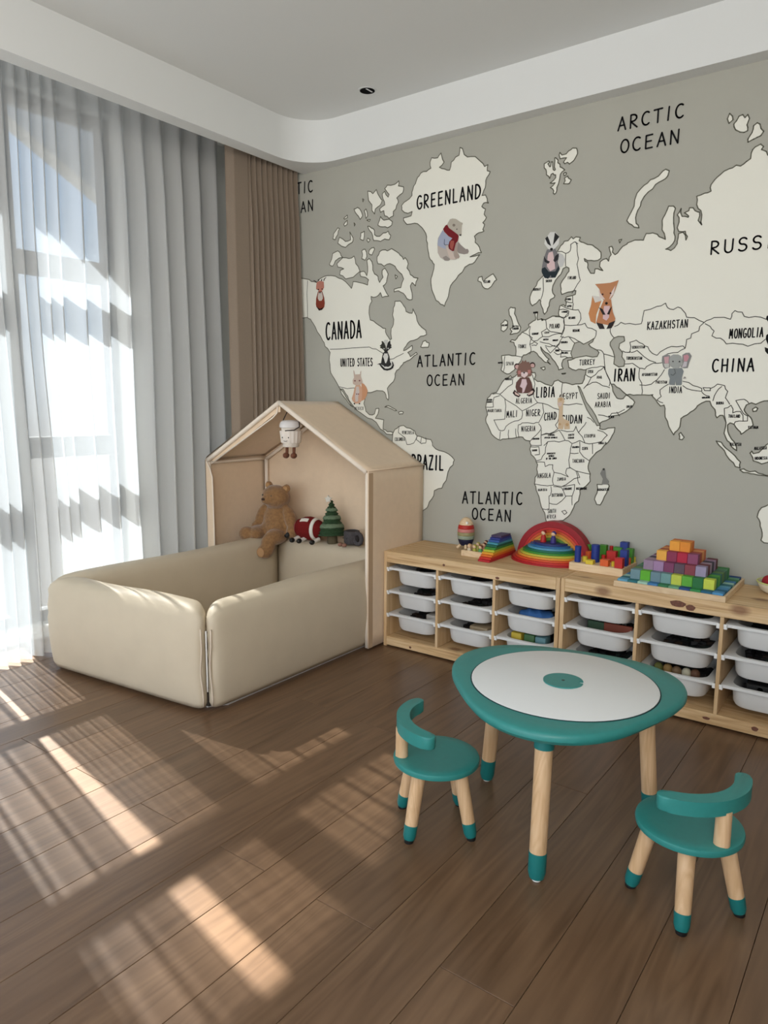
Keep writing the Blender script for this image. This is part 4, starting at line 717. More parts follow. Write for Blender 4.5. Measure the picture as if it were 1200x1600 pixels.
# ---------------------------------------------------------------- padded floor bed
bed = thing('floor_bed', 'beige faux leather padded floor bed with four soft bumper sides', 'floor bed', (0, 0, 0))
P = [Vector((-0.72, -1.575)), Vector((0.297, -1.478)), Vector((0.297, -0.055)), Vector((-0.72, -0.055))]
TH, HB = 0.125, 0.435
def inset(Q, d):
    n = len(Q); ls = []
    for i in range(n):
        a, b_ = Q[i], Q[(i+1) % n]; t = (b_-a).normalized(); nn = Vector((-t.y, t.x)); ls.append((a+nn*d, t))
    out = []
    for i in range(n):
        (p, t), (q, u) = ls[i-1], ls[i]; den = t.x*u.y-t.y*u.x; k = ((q.x-p.x)*u.y-(q.y-p.y)*u.x)/den; out.append(p+t*k)
    return out
Q = inset(P, TH)
def bumper(i, seed, hb=HB, bulge=0.032):
    A, Bq, Ai, Bi = P[i], P[(i+1) % 4], Q[i], Q[(i+1) % 4]
    L = (Bq-A).length; n1, n2, n3 = 44, 8, 16; r = 0.052
    b = B(); bmesh.ops.create_cube(b, size=2.0)
    verts = {}
    b.clear()
    def vert(u, d, w):                       # u along, d inward, w up; each 0..1
        key = (round(u, 5), round(d, 5), round(w, 5))
        if key in verts: return verts[key]
        px, py, pz = u*L, d*TH, 0.012+w*(hb-0.012)
        rx = 0.078
        cx = min(max(px, rx), L-rx); cy = min(max(py, r), TH-r); cz = min(max(pz, 0.03), hb-r)
        v = Vector((px-cx, py-cy, pz-cz))
        e = Vector((v.x/rx, v.y/r, v.z/(r if pz > 0.2 else 0.03))); ln = max(abs(e.x), abs(e.y), abs(e.z), 1e-6)
        if e.length > 1e-6: v = v*(ln/e.length)
        p = Vector((cx, cy, cz))+v
        uu = 2*p.x/L-1; ww = 2*p.z/hb-1
        bl = (1-abs(uu)**6)*(1-ww*ww*0.9)
        p.y += (-bulge if d < 0.5 else bulge*0.5)*bl*(1 if abs(p.y-TH/2) > 0.01 else 0)
        e_ = max(0, abs(uu)-0.80)/0.20       # gathers radiating from the corner seams
        p.z += -0.008*e_*e_*(1 if p.z > 0.2 else 0)+0.0035*e_*math.sin(p.y*130+seed)*(p.z > 0.2)+0.004*math.sin(uu*4+seed)*(p.z > 0.2)
        p.y += 0.0035*e_*math.sin(p.z*90+seed+p.x*40)*(p.z > 0.2)
        s = p.x/L; dd = p.y/TH
        o_ = A.lerp(Bq, s); q_ = Ai.lerp(Bi, s); g = o_.lerp(q_, dd)
        verts[key] = b.verts.new((g.x, g.y, p.z)); return verts[key]
    def quad(f, na, nb):
        for a in range(na):
            for c in range(nb):
                vs = [vert(*f(a/na, c/nb)), vert(*f((a+1)/na, c/nb)), vert(*f((a+1)/na, (c+1)/nb)), vert(*f(a/na, (c+1)/nb))]
                if len(set(vs)) >= 3: b.faces.new(list(dict.fromkeys(vs)))
    for k in (0, 1):
        quad(lambda a, c: (a, k, c), n1, n3); quad(lambda a, c: (a, c, k), n1, n2); quad(lambda a, c: (k, a, c), n2, n3)
    return obj('bumper_panel', b, M_leather, bed, 'all')
for i in range(4): bumper(i, i*1.7)
b = B(); bx(b, -0.60, -1.40, 0.02, 0.172, -0.18, 0.075, 0.015, 2); obj('mattress', b, M_leather, bed, True)
b = B(); prism(b, [(-0.66, -1.51), (0.235, -1.43), (0.284, -1.36), (0.284, -0.09), (-0.66, -0.09)], 0.0, 0.016, 0.003); obj('base_sheet', b, M_base, bed)
# open zip seam at the near corner
cx_, cy_ = P[1].x, P[1].y
def seam(dx, dy, z0, z1, w, sw): return [(cx_+dx+sw*math.sin(k/12*math.pi)*(1 if dx > -0.02 else -0.4), cy_+dy, z0+(z1-z0)*k/12) for k in range(13)]
b = B(); tube(b, [(cx_-0.030+0.004*math.sin(k*.9), cy_+0.004-0.006*math.sin(k/12*math.pi), 0.03+0.315*k/12) for k in range(13)], 0.0035, 6); obj('piping', b, M_leather2, bed, 'all')
b = B(); tube(b, [(cx_-0.004+0.003*math.sin(k*.8), cy_+0.030-0.006*math.sin(k/12*math.pi), 0.03+0.315*k/12) for k in range(13)], 0.0035, 6); obj('piping', b, M_leather2, bed, 'all')
b = B(); tube(b, [(cx_-0.016, cy_+0.016, 0.09+0.25*k/8) for k in range(9)], 0.003, 6); obj('zip', b, mat('white_zip', (240, 238, 232), 0.4), bed, 'all')
b = B(); bx(b, cx_-0.05, cy_+0.03, 0.02, cx_-0.03, cy_+0.05, 0.33); obj('seam_gap', b, mat('dark_seam', (52, 46, 40), 0.9), bed)

# ---------------------------------------------------------------- canvas play house at the head of the bed
tent = thing('play_house', 'sand canvas play house with pitched roof over the head of the bed', 'play house', (0, 0, 0))
XL, XR_, YF, YB, ZE, XA, ZA = -0.855, 0.336, -0.494, -0.012, 0.905, -0.26, 1.238
def slab(poly, y0, y1):                       # polygon in x,z extruded in y
    b = B(); n = len(poly); a = [b.verts.new((x, y0, z)) for x, z in poly]; c = [b.verts.new((x, y1, z)) for x, z in poly]
    b.faces.new(a); b.faces.new(c[::-1])
    for i in range(n): b.faces.new((a[i], c[i], c[(i+1) % n], a[(i+1) % n]))
    return b
def sag(fn, na, nb, m, name, th=0.006):
    b = B(); g = [[b.verts.new(fn(i/na, j/nb)) for j in range(nb+1)] for i in range(na+1)]
    for i in range(na):
        for j in range(nb): b.faces.new((g[i][j], g[i+1][j], g[i+1][j+1], g[i][j+1]))
    o = obj(name, b, m, tent, 'all'); md = o.modifiers.new('thickness', 'SOLIDIFY'); md.thickness = th; md.offset = 0
    return o
w4 = lambda a, b_: 16*a*(1-a)*b_*(1-b_)
sag(lambda a, b_: (XA+(XR_-XA)*a, YF+(YB-YF)*b_, ZA+(ZE-ZA)*a-0.010*w4(a, b_)), 14, 10, M_tent, 'roof_panel')
sag(lambda a, b_: (XA+(XL-XA)*a, YF+(YB-YF)*b_, ZA+(ZE-ZA)*a-0.010*w4(a, b_)), 14, 10, M_tent, 'roof_panel')
sag(lambda a, b_: (XR_+0.004*w4(a, b_), YF+(YB-YF)*a, 0.012+(ZE-0.012)*b_), 10, 14, M_tent, 'side_panel')
sag(lambda a, b_: (XL-0.004*w4(a, b_), YF+(YB-YF)*a, 0.012+(ZE-0.012)*b_), 10, 14, M_tent, 'side_panel')
obj('back_panel', slab([(XL, 0.012), (XR_, 0.012), (XR_, ZE), (XA, ZA), (XL, ZE)], YB-0.004, YB+0.003), M_tent, tent)
def pole(a, b_, r=0.0115, name='frame_pole', m=None):
    b = B(); tube(b, [Vector(a).lerp(Vector(b_), k/6) for k in range(7)], r, 10); obj(name, b, m or M_trim, tent, 'all')
i_ = 0.013
pole((XR_-i_, YF+i_, 0.012), (XR_-i_, YF+i_, ZE-0.008)); pole((XL+i_, YF+i_, 0.012), (XL+i_, YF+i_, ZE-0.008))
pole((XR_-i_, YB-0.02, 0.012), (XR_-i_, YB-0.02, ZE-0.01)); pole((XL+i_+0.012, YB-0.022, 0.012), (XL+i_+0.012, YB-0.022, ZE-0.012))
pole((XL+i_, YF+0.004, ZE-0.006), (XA, YF+0.004, ZA-0.006), 0.0125); pole((XR_-i_, YF+0.004, ZE-0.006), (XA, YF+0.004, ZA-0.006), 0.0125)
pole((XL+i_+0.012, YB-0.022, ZE-0.022), (XA, YB-0.022, ZA-0.022)); pole((XR_-i_-0.012, YB-0.022, ZE-0.022), (XA, YB-0.022, ZA-0.022))
pole((XL+i_+0.006, YF+0.02, ZE-0.018), (XL+i_+0.006, YB-0.03, ZE-0.018), 0.0095); pole((XR_-i_-0.006, YF+0.02, ZE-0.018), (XR_-i_-0.006, YB-0.03, ZE-0.018), 0.0095); pole((XA, YF+0.02, ZA-0.02), (XA, YB-0.03, ZA-0.02), 0.0095)
# turned-in hems of the left wall and left roof slope
obj('hem_flap', slab([(XL+0.004, 0.012), (XL+0.058, 0.012), (XL+0.056, ZE-0.10), (XL+0.030, ZE-0.035), (XL+0.006, ZE-0.005)], YF-0.002, YF+0.001), M_tent, tent)
b = B(); tube(b, [(XL+0.060, YF-0.004, 0.012), (XL+0.060, YF-0.004, 0.5), (XL+0.057, YF-0.004, ZE-0.10), (XL+0.036, YF-0.004, ZE-0.05), (XL+0.010, YF-0.004, ZE-0.012)], 0.004, 6); obj('piping', b, M_trim, tent, 'all')
dx, dz = (XA-XL), (ZA-ZE); ln = math.hypot(dx, dz); nx, nz_ = dz/ln, -dx/ln
obj('hem_flap', slab([(XL+0.02, ZE), (XA, ZA), (XA+0.0, ZA-0.055), (XA-0.03, ZA-0.06), (XL+0.02+nx*0.045+0.02, ZE+nz_*0.045+0.025)], YF+0.012, YF+0.015), M_tent, tent)
b = B(); tube(b, [(XL+0.05, YF+0.008, ZE-0.018), (XA-0.05, YF+0.008, ZA-0.085), (XA-0.02, YF+0.008, ZA-0.06), (XA-0.012, YF+0.008, ZA-0.015)], 0.0045, 6); obj('piping', b, M_trim, tent, 'all')
obj('hem_flap', slab([(XR_+0.0045, 0.012), (XR_+0.0048, 0.012), (XR_+0.0048, ZE-0.01), (XR_+0.0045, ZE-0.01)], YF, YF+0.035), mat('canvas_hem', (188, 160, 130), 0.9), tent)
b = B(); tube(b, [(XR_+0.004, YF, ZE+0.002), (XR_+0.006, YB, ZE+0.002)], 0.004, 6); obj('piping', b, M_tent, tent, 'all')

# ---------------------------------------------------------------- plush toys
def blob(name, parts, m, parent=None, vox=0.006):
    b = B()
    for p in parts: ell(b, p[0], p[1], p[2] if len(p) > 2 else None, 20, 14)
    o = obj(name, b, m, parent, 'all')
    md = o.modifiers.new('fuse', 'REMESH'); md.mode = 'VOXEL'; md.voxel_size = vox; md.use_smooth_shade = True
    s = o.modifiers.new('soften', 'SMOOTH'); s.iterations = 6; s.factor = 0.5
    return o
# teddy slumped in the corner: local +x right, -y towards the room, origin at its seat
bear = thing('teddy_bear', 'brown teddy bear slumped in the back corner of the padded bed', 'plush toy', (-0.60, -0.185, 0.425), R(4))
bear.scale = (1.14, 1.08, 1.0)
blob('body', [((0, 0.01, 0.105), (0.082, 0.066, 0.112)), ((0, 0.0, 0.06), (0.088, 0.075, 0.066)), ((0.004, 0.005, 0.178), (0.056, 0.05, 0.05)),
  ((0.012, -0.014, 0.252), (0.080, 0.074, 0.072)), ((0.0, -0.07, 0.238), (0.036, 0.032, 0.030)),
  ((-0.092, -0.006, 0.125), (0.034, 0.036, 0.085), RY(22)), ((-0.112, -0.03, 0.055), (0.030, 0.034, 0.045)),
  ((0.098, 0.0, 0.125), (0.033, 0.036, 0.085), RY(-20)), ((0.122, -0.018, 0.055), (0.030, 0.032, 0.045)),
  ((-0.078, -0.06, 0.032), (0.050, 0.085, 0.046), RZ(28)), ((-0.112, -0.115, 0.030), (0.044, 0.036, 0.046)),
  ((0.048, -0.062, 0.022), (0.048, 0.075, 0.048), RZ(-6)), ((0.034, -0.112, -0.022), (0.040, 0.036, 0.068)), ((0.026, -0.13, -0.058), (0.044, 0.038, 0.042)),
  ((-0.046, 0.0, 0.318), (0.025, 0.014, 0.026)), ((0.074, 0.0, 0.306), (0.025, 0.014, 0.026))], M_fur, bear, 0.0065)
b = B(); ell(b, (-0.004, -0.101, 0.246), (0.011, 0.006, 0.008)); obj('nose', b, M_dkbrown, bear, 'all')
for x, z in ((-0.024, 0.268), (0.034, 0.266)):
    b = B(); ell(b, (x, -0.079, z), (0.005, 0.004, 0.005), None, 10, 8); obj('eye', b, M_black, bear, 'all')
for x, z in ((-0.046, 0.318), (0.074, 0.306)):
    b = B(); ell(b, (x, -0.012, z), (0.015, 0.005, 0.016), None, 12, 8); obj('inner_ear', b, mat('tan_plush', (176, 136, 92), 0.95), bear, 'all')
b = B(); ell(b, (0.026, -0.164, -0.058), (0.026, 0.006, 0.028), None, 14, 10); obj('sole', b, mat('sole_plush', (178, 138, 98), 0.95), bear, 'all')
# football with legs
fb = thing('plush_football', 'dark red plush football with white stripe and little booted legs', 'plush toy', (-0.358, -0.155, 0.505), R(8))
M_red = mat('oxblood_plush', (112, 24, 24), 0.9, 0.2, grain=0.1, scale=90, bump=0.2); M_fwhite = mat('white_felt', (228, 222, 212), 0.9)
b = B(); lathe(b, [(0, -0.105), (0.028, -0.096), (0.050, -0.07), (0.066, -0.03), (0.070, 0.0), (0.066, 0.03), (0.050, 0.07), (0.028, 0.096), (0, 0.105)], 26, RY(90)); obj('body', b, M_red, fb, 'all')
b = B(); lathe(b, [(0.0645, 0.040), (0.0655, 0.040), (0.0585, 0.058), (0.0575, 0.058)], 26, RY(90)); obj('stripe', b, M_fwhite, fb, 'all')
b = B(); lathe(b, [(0.050, -0.074), (0.0505, -0.0735), (0.044, -0.081), (0.0435, -0.081)], 26, RY(90)); obj('stripe', b, mat('pink_cord', (176, 96, 96), 0.8), fb, 'all')
b = B()
for k in range(8):
    x0_, x1_ = -0.035+k*0.007, -0.028+k*0.007
    r0 = 0.0715-0.004*(abs(x0_)/0.03)**2; bx(b, x0_, -0.012, -0.0012, x1_, 0.012, 0.0012, M=RX(38) @ T(0, 0, r0))
obj('lace_strip', b, M_fwhite, fb)
for x in (-0.055, -0.005, 0.085):
    b = B(); tube(b, [(x, -0.030, -0.052), (x-0.006, -0.075, -0.062)], 0.0115, 12); l = obj('leg', b, M_fwhite, fb, True)
    b = B(); ell(b, (x-0.008, -0.088, -0.062), (0.014, 0.020, 0.0145), None, 14, 10); obj('boot', b, M_black, l, 'all')
b = B(); tube(b, [(-0.085, -0.02, -0.02), (-0.115, -0.05, -0.035), (-0.118, -0.07, -0.05)], [0.013, 0.013, 0.015], 10); obj('arm', b, M_black, fb, 'all')
# tree
tr = thing('plush_christmas_tree', 'green plush Christmas tree with silver star and striped garlands', 'plush toy', (-0.195, -0.14, 0.430), 0)
tr.rotation_euler = (R(-4), R(-5), 0)
M_gr = mat('dark_green_plush', (40, 66, 38), 0.95, grain=0.3, scale=120, bump=0.5); M_gl = mat('sage_garland_plush', (104, 124, 98), 0.95, grain=0.25, scale=120, bump=0.5)
b = B(); lathe(b, [(0.026, 0.0), (0.030, 0.004), (0.028, 0.06), (0.0, 0.062)], 18); obj('trunk', b, mat('olive_brown_plush', (92, 82, 60), 0.95), tr, True)
prof = [(0.0, 0.045)]
for k in range(40):
    t = k/39; prof.append((0.076*(1-t)**0.92+0.004*math.sin(k*1.9)+0.003, 0.048+0.205*t))
prof.append((0, 0.258)); b = B(); lathe(b, prof, 26)
for v in b.verts: v.co += Vector((random.uniform(-1, 1), random.uniform(-1, 1), random.uniform(-1, 1)))*0.0022
obj('foliage', b, M_gr, tr, 'all')
for z0, z1 in ((0.092, 0.116), (0.142, 0.164), (0.188, 0.206)):
    r = lambda z: 0.076*(1-(z-0.048)/0.205)**0.92+0.0085
    b = B(); lathe(b, [(r(z0)-0.004, z0), (r(z0)+0.001, z0+0.003), (r((z0+z1)/2)+0.003, (z0+z1)/2), (r(z1)+0.001, z1-0.003), (r(z1)-0.004, z1)], 26)
    for v in b.verts: v.co += Vector((random.uniform(-1, 1), random.uniform(-1, 1), random.uniform(-1, 1)))*0.0018
    obj('garland', b, M_gl, tr, 'all')
b = B(); prism(b, [((0.024 if k % 2 == 0 else 0.011)*math.sin(k*math.pi/5), (0.024 if k % 2 == 0 else 0.011)*math.cos(k*math.pi/5)) for k in range(10)], -0.005, 0.005, 0.002, 1, T(-0.004, -0.022, 0.258) @ RZ(20) @ RX(90)); obj('star', b, mat('silver_cloth', (206, 200, 188), 0.45), tr)
# mug
mg = thing('plush_mug', 'charcoal grey plush mug with loop handle and pinkish feet', 'plush toy', (-0.052, -0.14, 0.438), R(-8))
M_gm = mat('charcoal_plush', (74, 70, 72), 0.95, grain=0.12, scale=100, bump=0.3)
b = B(); lathe(b, [(0, 0.008), (0.036, 0.010), (0.044, 0.02), (0.046, 0.07), (0.043, 0.084), (0.037, 0.086), (0.034, 0.078), (0, 0.076)], 24); obj('cup', b, M_gm, mg, True)
b = B(); tube(b, [(0.062+0.030*math.cos(R(a)), -0.012, 0.048+0.030*math.sin(R(a))) for a in range(0, 360, 20)], 0.012, 10, True); obj('handle', b, M_gm, mg, 'all')
b = B(); lathe(b, [(0.0335, 0.0765), (0.033, 0.081), (0, 0.082)], 20); obj('coffee', b, mat('near_black_felt', (30, 24, 24), 0.9), mg, True)
for x in (-0.040, -0.008):
    b = B(); ell(b, (x, -0.050, 0.006), (0.013, 0.016, 0.011), None, 14, 10); obj('foot', b, mat('dusty_pink_brown', (150, 108, 92), 0.9), mg, 'all')
for x in (-0.022, 0.006):
    b = B(); ell(b, (x, -0.0455, 0.045), (0.003, 0.002, 0.003), None, 8, 6); obj('eye', b, M_black, mg, 'all')
mv = tag(blob('plush_shape', [((0.075, -0.125, 0.476), (0.030, 0.036, 0.052)), ((0.085, -0.115, 0.452), (0.045, 0.03, 0.03))], mat('mauve_plush', (116, 96, 108), 0.95), None), 'mauve plush toy half hidden behind the front post of the house', 'plush toy')
# hanging coffee cup
hc = thing('plush_coffee_cup', 'cream plush takeaway coffee cup with brown legs hanging from the roof', 'plush toy', (-0.258, -0.405, 0.94), R(12))
M_cr = mat('cream_plush', (222, 212, 200), 0.95, grain=0.06, scale=60, bump=0.25); M_br = mat('brown_suede', (112, 68, 48), 0.9)
b = B(); lathe(b, [(0, 0.055), (0.040, 0.056), (0.044, 0.062), (0.052, 0.155), (0.050, 0.162), (0, 0.163)], 26); obj('cup', b, M_cr, hc, True)
b = B(); n = 64; rings = []
for z, r in ((0.078, 0.0505), (0.082, 0.0530), (0.138, 0.0595), (0.143, 0.0575)): rings.append([((r+0.0018*math.cos(i*math.pi/2))*math.cos(2*math.pi*i/n), (r+0.0018*math.cos(i*math.pi/2))*math.sin(2*math.pi*i/n), z) for i in range(n)])
loft(b, rings); obj('ribbed_sleeve', b, mat('ivory_rib_knit', (232, 222, 212), 0.95), hc, True)
b = B(); lathe(b, [(0.052, 0.158), (0.060, 0.160), (0.062, 0.170), (0.056, 0.188), (0.044, 0.198), (0, 0.2)], 26); obj('lid', b, mat('pale_lid_plush', (226, 222, 220), 0.9), hc, True)
for s in (-1, 1):
    b = B(); tube(b, [(s*0.022, -0.006, 0.058), (s*0.022, -0.008, 0.022)], 0.0085, 10); l = obj('leg', b, M_br, hc, True)
    b = B(); ell(b, (s*0.024, -0.014, 0.010), (0.016, 0.022, 0.016), None, 14, 10); obj('boot', b, M_br, l, 'all')
    b = B(); ell(b, (s*0.019, -0.0575, 0.108), (0.0035, 0.002, 0.0035), None, 8, 6); obj('eye', b, M_black, hc, 'all')
b = B(); tube(b, [(0.012*math.cos(R(a)), -0.0572, 0.093+0.005*math.sin(R(a))) for a in range(200, 345, 16)], 0.0012, 5); obj('smile', b, M_black, hc)
b = B(); tube(b, [(-0.040, -0.02, 0.190), (-0.012, -0.004, 0.258), (0.0, 0.0, 0.272), (0.030, 0.0, 0.245), (0.058, -0.012, 0.195), (0.062, -0.014, 0.165), (0.045, -0.04, 0.148), (0.0, -0.060, 0.144)], 0.0028, 8); obj('strap', b, mat('dark_cord', (42, 28, 22), 0.7), hc, 'all')

# ---------------------------------------------------------------- pine storage benches
BZ, BD = 0.495, 0.373
XB = [(0.345, 1.284, [0.662, 0.968]), (1.287, 2.250, [1.6118, 1.9290])]
ROWZ = [0.414, 0.294, 0.176]
colname = ['first', 'second', 'third']; rowname = ['top', 'middle', 'bottom']; unitname = ['left', 'right']
def storage_box(w):
    """one-piece shallow tub hung by its wide rim; origin at rim top, centre"""
    b = B(); d = 0.335
    def ring(ww, dd, r, z, dy=0): return [(x, y+dy, z) for x, y in rrect(ww, dd, r, 6)]
    loft(b, [ring(w*0.60, d-0.10, 0.05, -0.083), ring(w*0.64, d-0.075, 0.055, -0.088), ring(w*0.70, d-0.055, 0.055, -0.085), ring(w*0.735, d-0.04, 0.055, -0.072), ring(w*0.77, d-0.022, 0.055, -0.012),
             ring(w*0.985, d, 0.012, -0.012), ring(w*0.985, d, 0.012, -0.001), ring(w*0.97, d-0.006, 0.010, 0.0), ring(w*0.76, d-0.03, 0.055, 0.0), ring(w*0.745, d-0.036, 0.055, -0.006), ring(w*0.70, d-0.055, 0.05, -0.075), ring(w*0.62, d-0.09, 0.04, -0.082)], True, True)
    return b
bench = []
M_filler = [mat('near_black_filler', (24, 23, 24), 0.7), mat('dark_grey_filler', (46, 44, 44), 0.7), mat('dark_brown_filler', (58, 44, 34), 0.7), mat('dark_green_filler', (30, 44, 38), 0.7)]
def shade_filler(u, ci, ri, x, z, w):  # dark pieces added so the open boxes look shaded inside
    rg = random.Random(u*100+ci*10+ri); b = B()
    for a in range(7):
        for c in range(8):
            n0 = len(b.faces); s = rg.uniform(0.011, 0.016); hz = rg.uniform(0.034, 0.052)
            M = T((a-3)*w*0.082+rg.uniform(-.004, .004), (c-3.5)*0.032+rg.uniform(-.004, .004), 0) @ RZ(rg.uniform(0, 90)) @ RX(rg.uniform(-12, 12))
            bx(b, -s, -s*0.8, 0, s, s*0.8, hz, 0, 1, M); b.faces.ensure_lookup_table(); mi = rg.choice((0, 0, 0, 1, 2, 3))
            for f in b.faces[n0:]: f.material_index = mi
    o = obj('box_shade_filler', b, M_filler, None, loc=(x, -BD+0.0045+0.335/2, z-0.079))
    tag(o, 'dark filler added as shade in the %s row, %s column of the %s pine bench' % (rowname[ri], colname[ci], unitname[u]), 'toys', kind='stuff')
for u, (xa, xb, dv) in enumerate(XB):
    t = thing('storage_bench', ('low knotty pine storage bench beside the canvas play house', 'low knotty pine storage bench under the cube pyramid')[u], 'storage bench', (xa, 0, 0), 0, 'pine storage benches')
    W = xb-xa; bench.append(t)
    def part(name, x0, y0, z0, x1, y1, z1, m, bev=0.0015): b = B(); bx(b, x0, y0, z0, x1, y1, z1, bev); return obj(name, b, m, t)
    for x in (0, W-0.018): part('side_panel', x, -BD, 0.0, x+0.018, -0.004, BZ, M_pinev)
    part('top_panel', 0.0185, -BD+0.019, BZ-0.02, W-0.0185, -0.004, BZ, M_pine)
    part('front_rail', 0.0185, -BD, BZ-0.056, W-0.0185, -BD+0.0185, BZ, M_pine)
    part('plinth', 0.0185, -BD, 0.008, W-0.0185, -BD+0.018, 0.053, M_pine)
    part('bottom_panel', 0.0185, -BD+0.0185, 0.033, W-0.0185, -0.004, 0.052, M_pine)
    part('back_rail', 0.0185, -0.02, BZ-0.09, W-0.0185, -0.006, BZ-0.0205, M_pine)
    part('back_panel', 0.0185, -0.012, 0.053, W-0.0185, -0.0045, BZ-0.0905, M_pinev)  # added backing that keeps light out, so the compartments turn darker
    for d in dv: part('divider', d-xa-0.007, -BD+0.002, 0.053, d-xa+0.007, -0.01, BZ-0.0565, M_pinev)
    edges = [0.018]+[d-xa for d in dv]+[W-0.018]
    for ci in range(3):
        ea = edges[ci]+(0.007 if ci else 0); eb = edges[ci+1]-(0.007 if ci < 2 else 0)
        for ri, z in enumerate(ROWZ):
            for x0, x1 in ((ea, ea+0.012), (eb-0.012, eb)): part('rail_clip', x0, -BD+0.004, z-0.022, x1, -0.05, z-0.0125, M_clip, 0.001)
            for x0, x1 in ((ea, ea+0.0105), (eb-0.0105, eb)): part('rail_clip', x0, -BD+0.0005, z-0.012, x1, -BD+0.004, z-0.001, M_clip, 0.0005)
            if ci == 2 and u == 1 and False: continue
            w = eb-ea-0.004
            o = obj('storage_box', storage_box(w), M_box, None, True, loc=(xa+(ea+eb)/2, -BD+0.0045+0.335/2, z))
            shade_filler(u, ci, ri, xa+(ea+eb)/2, z, w)
            tag(o, 'white plastic storage box, %s row of the %s column in the %s pine bench' % (rowname[ri], colname[ci], unitname[u]), 'storage box', 'white boxes in the pine benches')
# dark knots in the front boards of the benches
def knot(b_, x, z, rx, rz_, parent_i):
    P_ = bench[parent_i]; b = B(); n = 14
    vs = [b.verts.new((x-XB[parent_i][0]+rx*math.cos(2*math.pi*i/n)*(1+0.12*math.sin(i*2.3)), -BD-0.0004, z+rz_*math.sin(2*math.pi*i/n))) for i in range(n)]
    b.faces.new(vs); obj('knot', b, mat('pine_knot', (108, 66, 48), 0.6, grain=0.35, scale=180), P_)
for i_, x, z, rx, rz_ in ((0, 0.700, 0.470, 0.007, 0.006), (0, 0.985, 0.449, 0.010, 0.006), (0, 0.512, 0.022, 0.007, 0.006), (1, 1.768, 0.464, 0.030, 0.013), (1, 1.815, 0.456, 0.018, 0.012), (1, 1.90, 0.030, 0.014, 0.006), (1, 2.07, 0.034, 0.012, 0.009)): knot(None, x, z, rx, rz_, i_)
# what lies in the boxes
def inbox(name, u, c, r, dx, dy, bmf, m, label, cat, smooth=True, h=0.0):
    xa, xb, dv = XB[u]; e = [xa+0.018]+dv+[xb-0.018]; x = (e[c]+e[c+1])/2+dx
    o = obj(name, bmf, m, None, smooth, loc=(x, -BD+0.14+dy, ROWZ[r]-0.030+h)); tag(o, label, cat)
b = B(); ell(b, (0, 0, 0.018), (0.085, 0.055, 0.03), None, 24, 14)
for v in b.verts: v.co += v.normal*0.004*math.sin(v.co.x*130+v.co.y*60)
inbox('fabric_bundle', 0, 2, 1, 0.03, -0.05, b, mat('blue_cloth', (44, 92, 150), 0.8), 'bundle of blue fabric in the box under the rainbow arch', 'fabric')
for k, (dx, dy, c, nm) in enumerate(((-0.055, -0.06, (188, 164, 52), 'mustard yellow'), (0.005, -0.05, (64, 104, 62), 'leaf green'), (0.062, -0.055, (92, 132, 140), 'slate blue'))):
    b = B(); bx(b, -0.026, -0.03, 0, 0.026, 0.03, 0.048, 0.006, 2); inbox('toy_block', 0, 2, 2, dx, dy, b, mat('block_'+nm.replace(' ', '_'), c, 0.6), nm+' toy block in the lowest box nearest the table', 'toy block')
b = B(); bx(b, -0.06, -0.006, 0, 0.06, 0.006, 0.045, 0.002); inbox('picture_card', 1, 0, 1, 0.055, -0.05, b, mat('russet_card', (120, 58, 40), 0.7), 'russet card standing in the box below the peg board', 'card')
b = B(); bx(b, -0.05, -0.006, 0, 0.05, 0.006, 0.040, 0.002); inbox('picture_card', 1, 0, 1, -0.03, -0.04, b, mat('forest_card', (52, 78, 56), 0.7), 'dark green card standing in the box below the peg board', 'card')
for k, (dx, dy, c, nm) in enumerate(((-0.08, -0.06, (96, 100, 46), 'olive'), (-0.045, -0.055, (150, 120, 70), 'ochre'), (-0.008, -0.062, (120, 96, 70), 'walnut'), (0.028, -0.058, (196, 190, 166), 'cream'), (0.06, -0.052, (104, 72, 52), 'chestnut'))):
    b = B(); ell(b, (0, 0, 0.018), (0.019, 0.019, 0.022), None, 14, 10); inbox('wooden_ball', 1, 1, 2, dx, dy, b, mat('ball_'+nm, c, 0.7), nm+' egg-shaped wooden ball in the lowest box right of the table', 'toy ball')
b = B(); bx(b, -0.05, -0.05, 0, 0.05, 0.05, 0.035, 0.01, 2); inbox('toy_case', 0, 1, 2, 0.045, -0.03, b, mat('dusty_tan', (150, 132, 104), 0.7), 'dusty tan toy case in the lowest box of the second column', 'toy case')
b = B(); bx(b, -0.03, -0.04, 0, 0.03, 0.04, 0.04, 0.006, 2); inbox('toy_case', 0, 0, 2, 0.075, -0.03, b, mat('pale_grey_case', (170, 164, 156), 0.7), 'pale grey toy case in the lowest box beside the play house', 'toy case')
b = B(); bx(b, -0.08, -0.07, 0, 0.08, 0.07, 0.04, 0.004); lathe(b, [(0.012, 0), (0.009, 0.002), (0.009, 0.0), ], 12, T(-0.03, -0.0705, 0.025) @ RX(90))
inbox('black_case', 1, 2, 2, 0.02, -0.02, b, M_black, 'black case in the lowest box at the right edge', 'case')
# ---------------------------------------------------------------- toys on the benches
def paint(nm, c, rough=0.5): return mat('paint_'+nm, c, rough, 0.4, grain=0.05, scale=60)
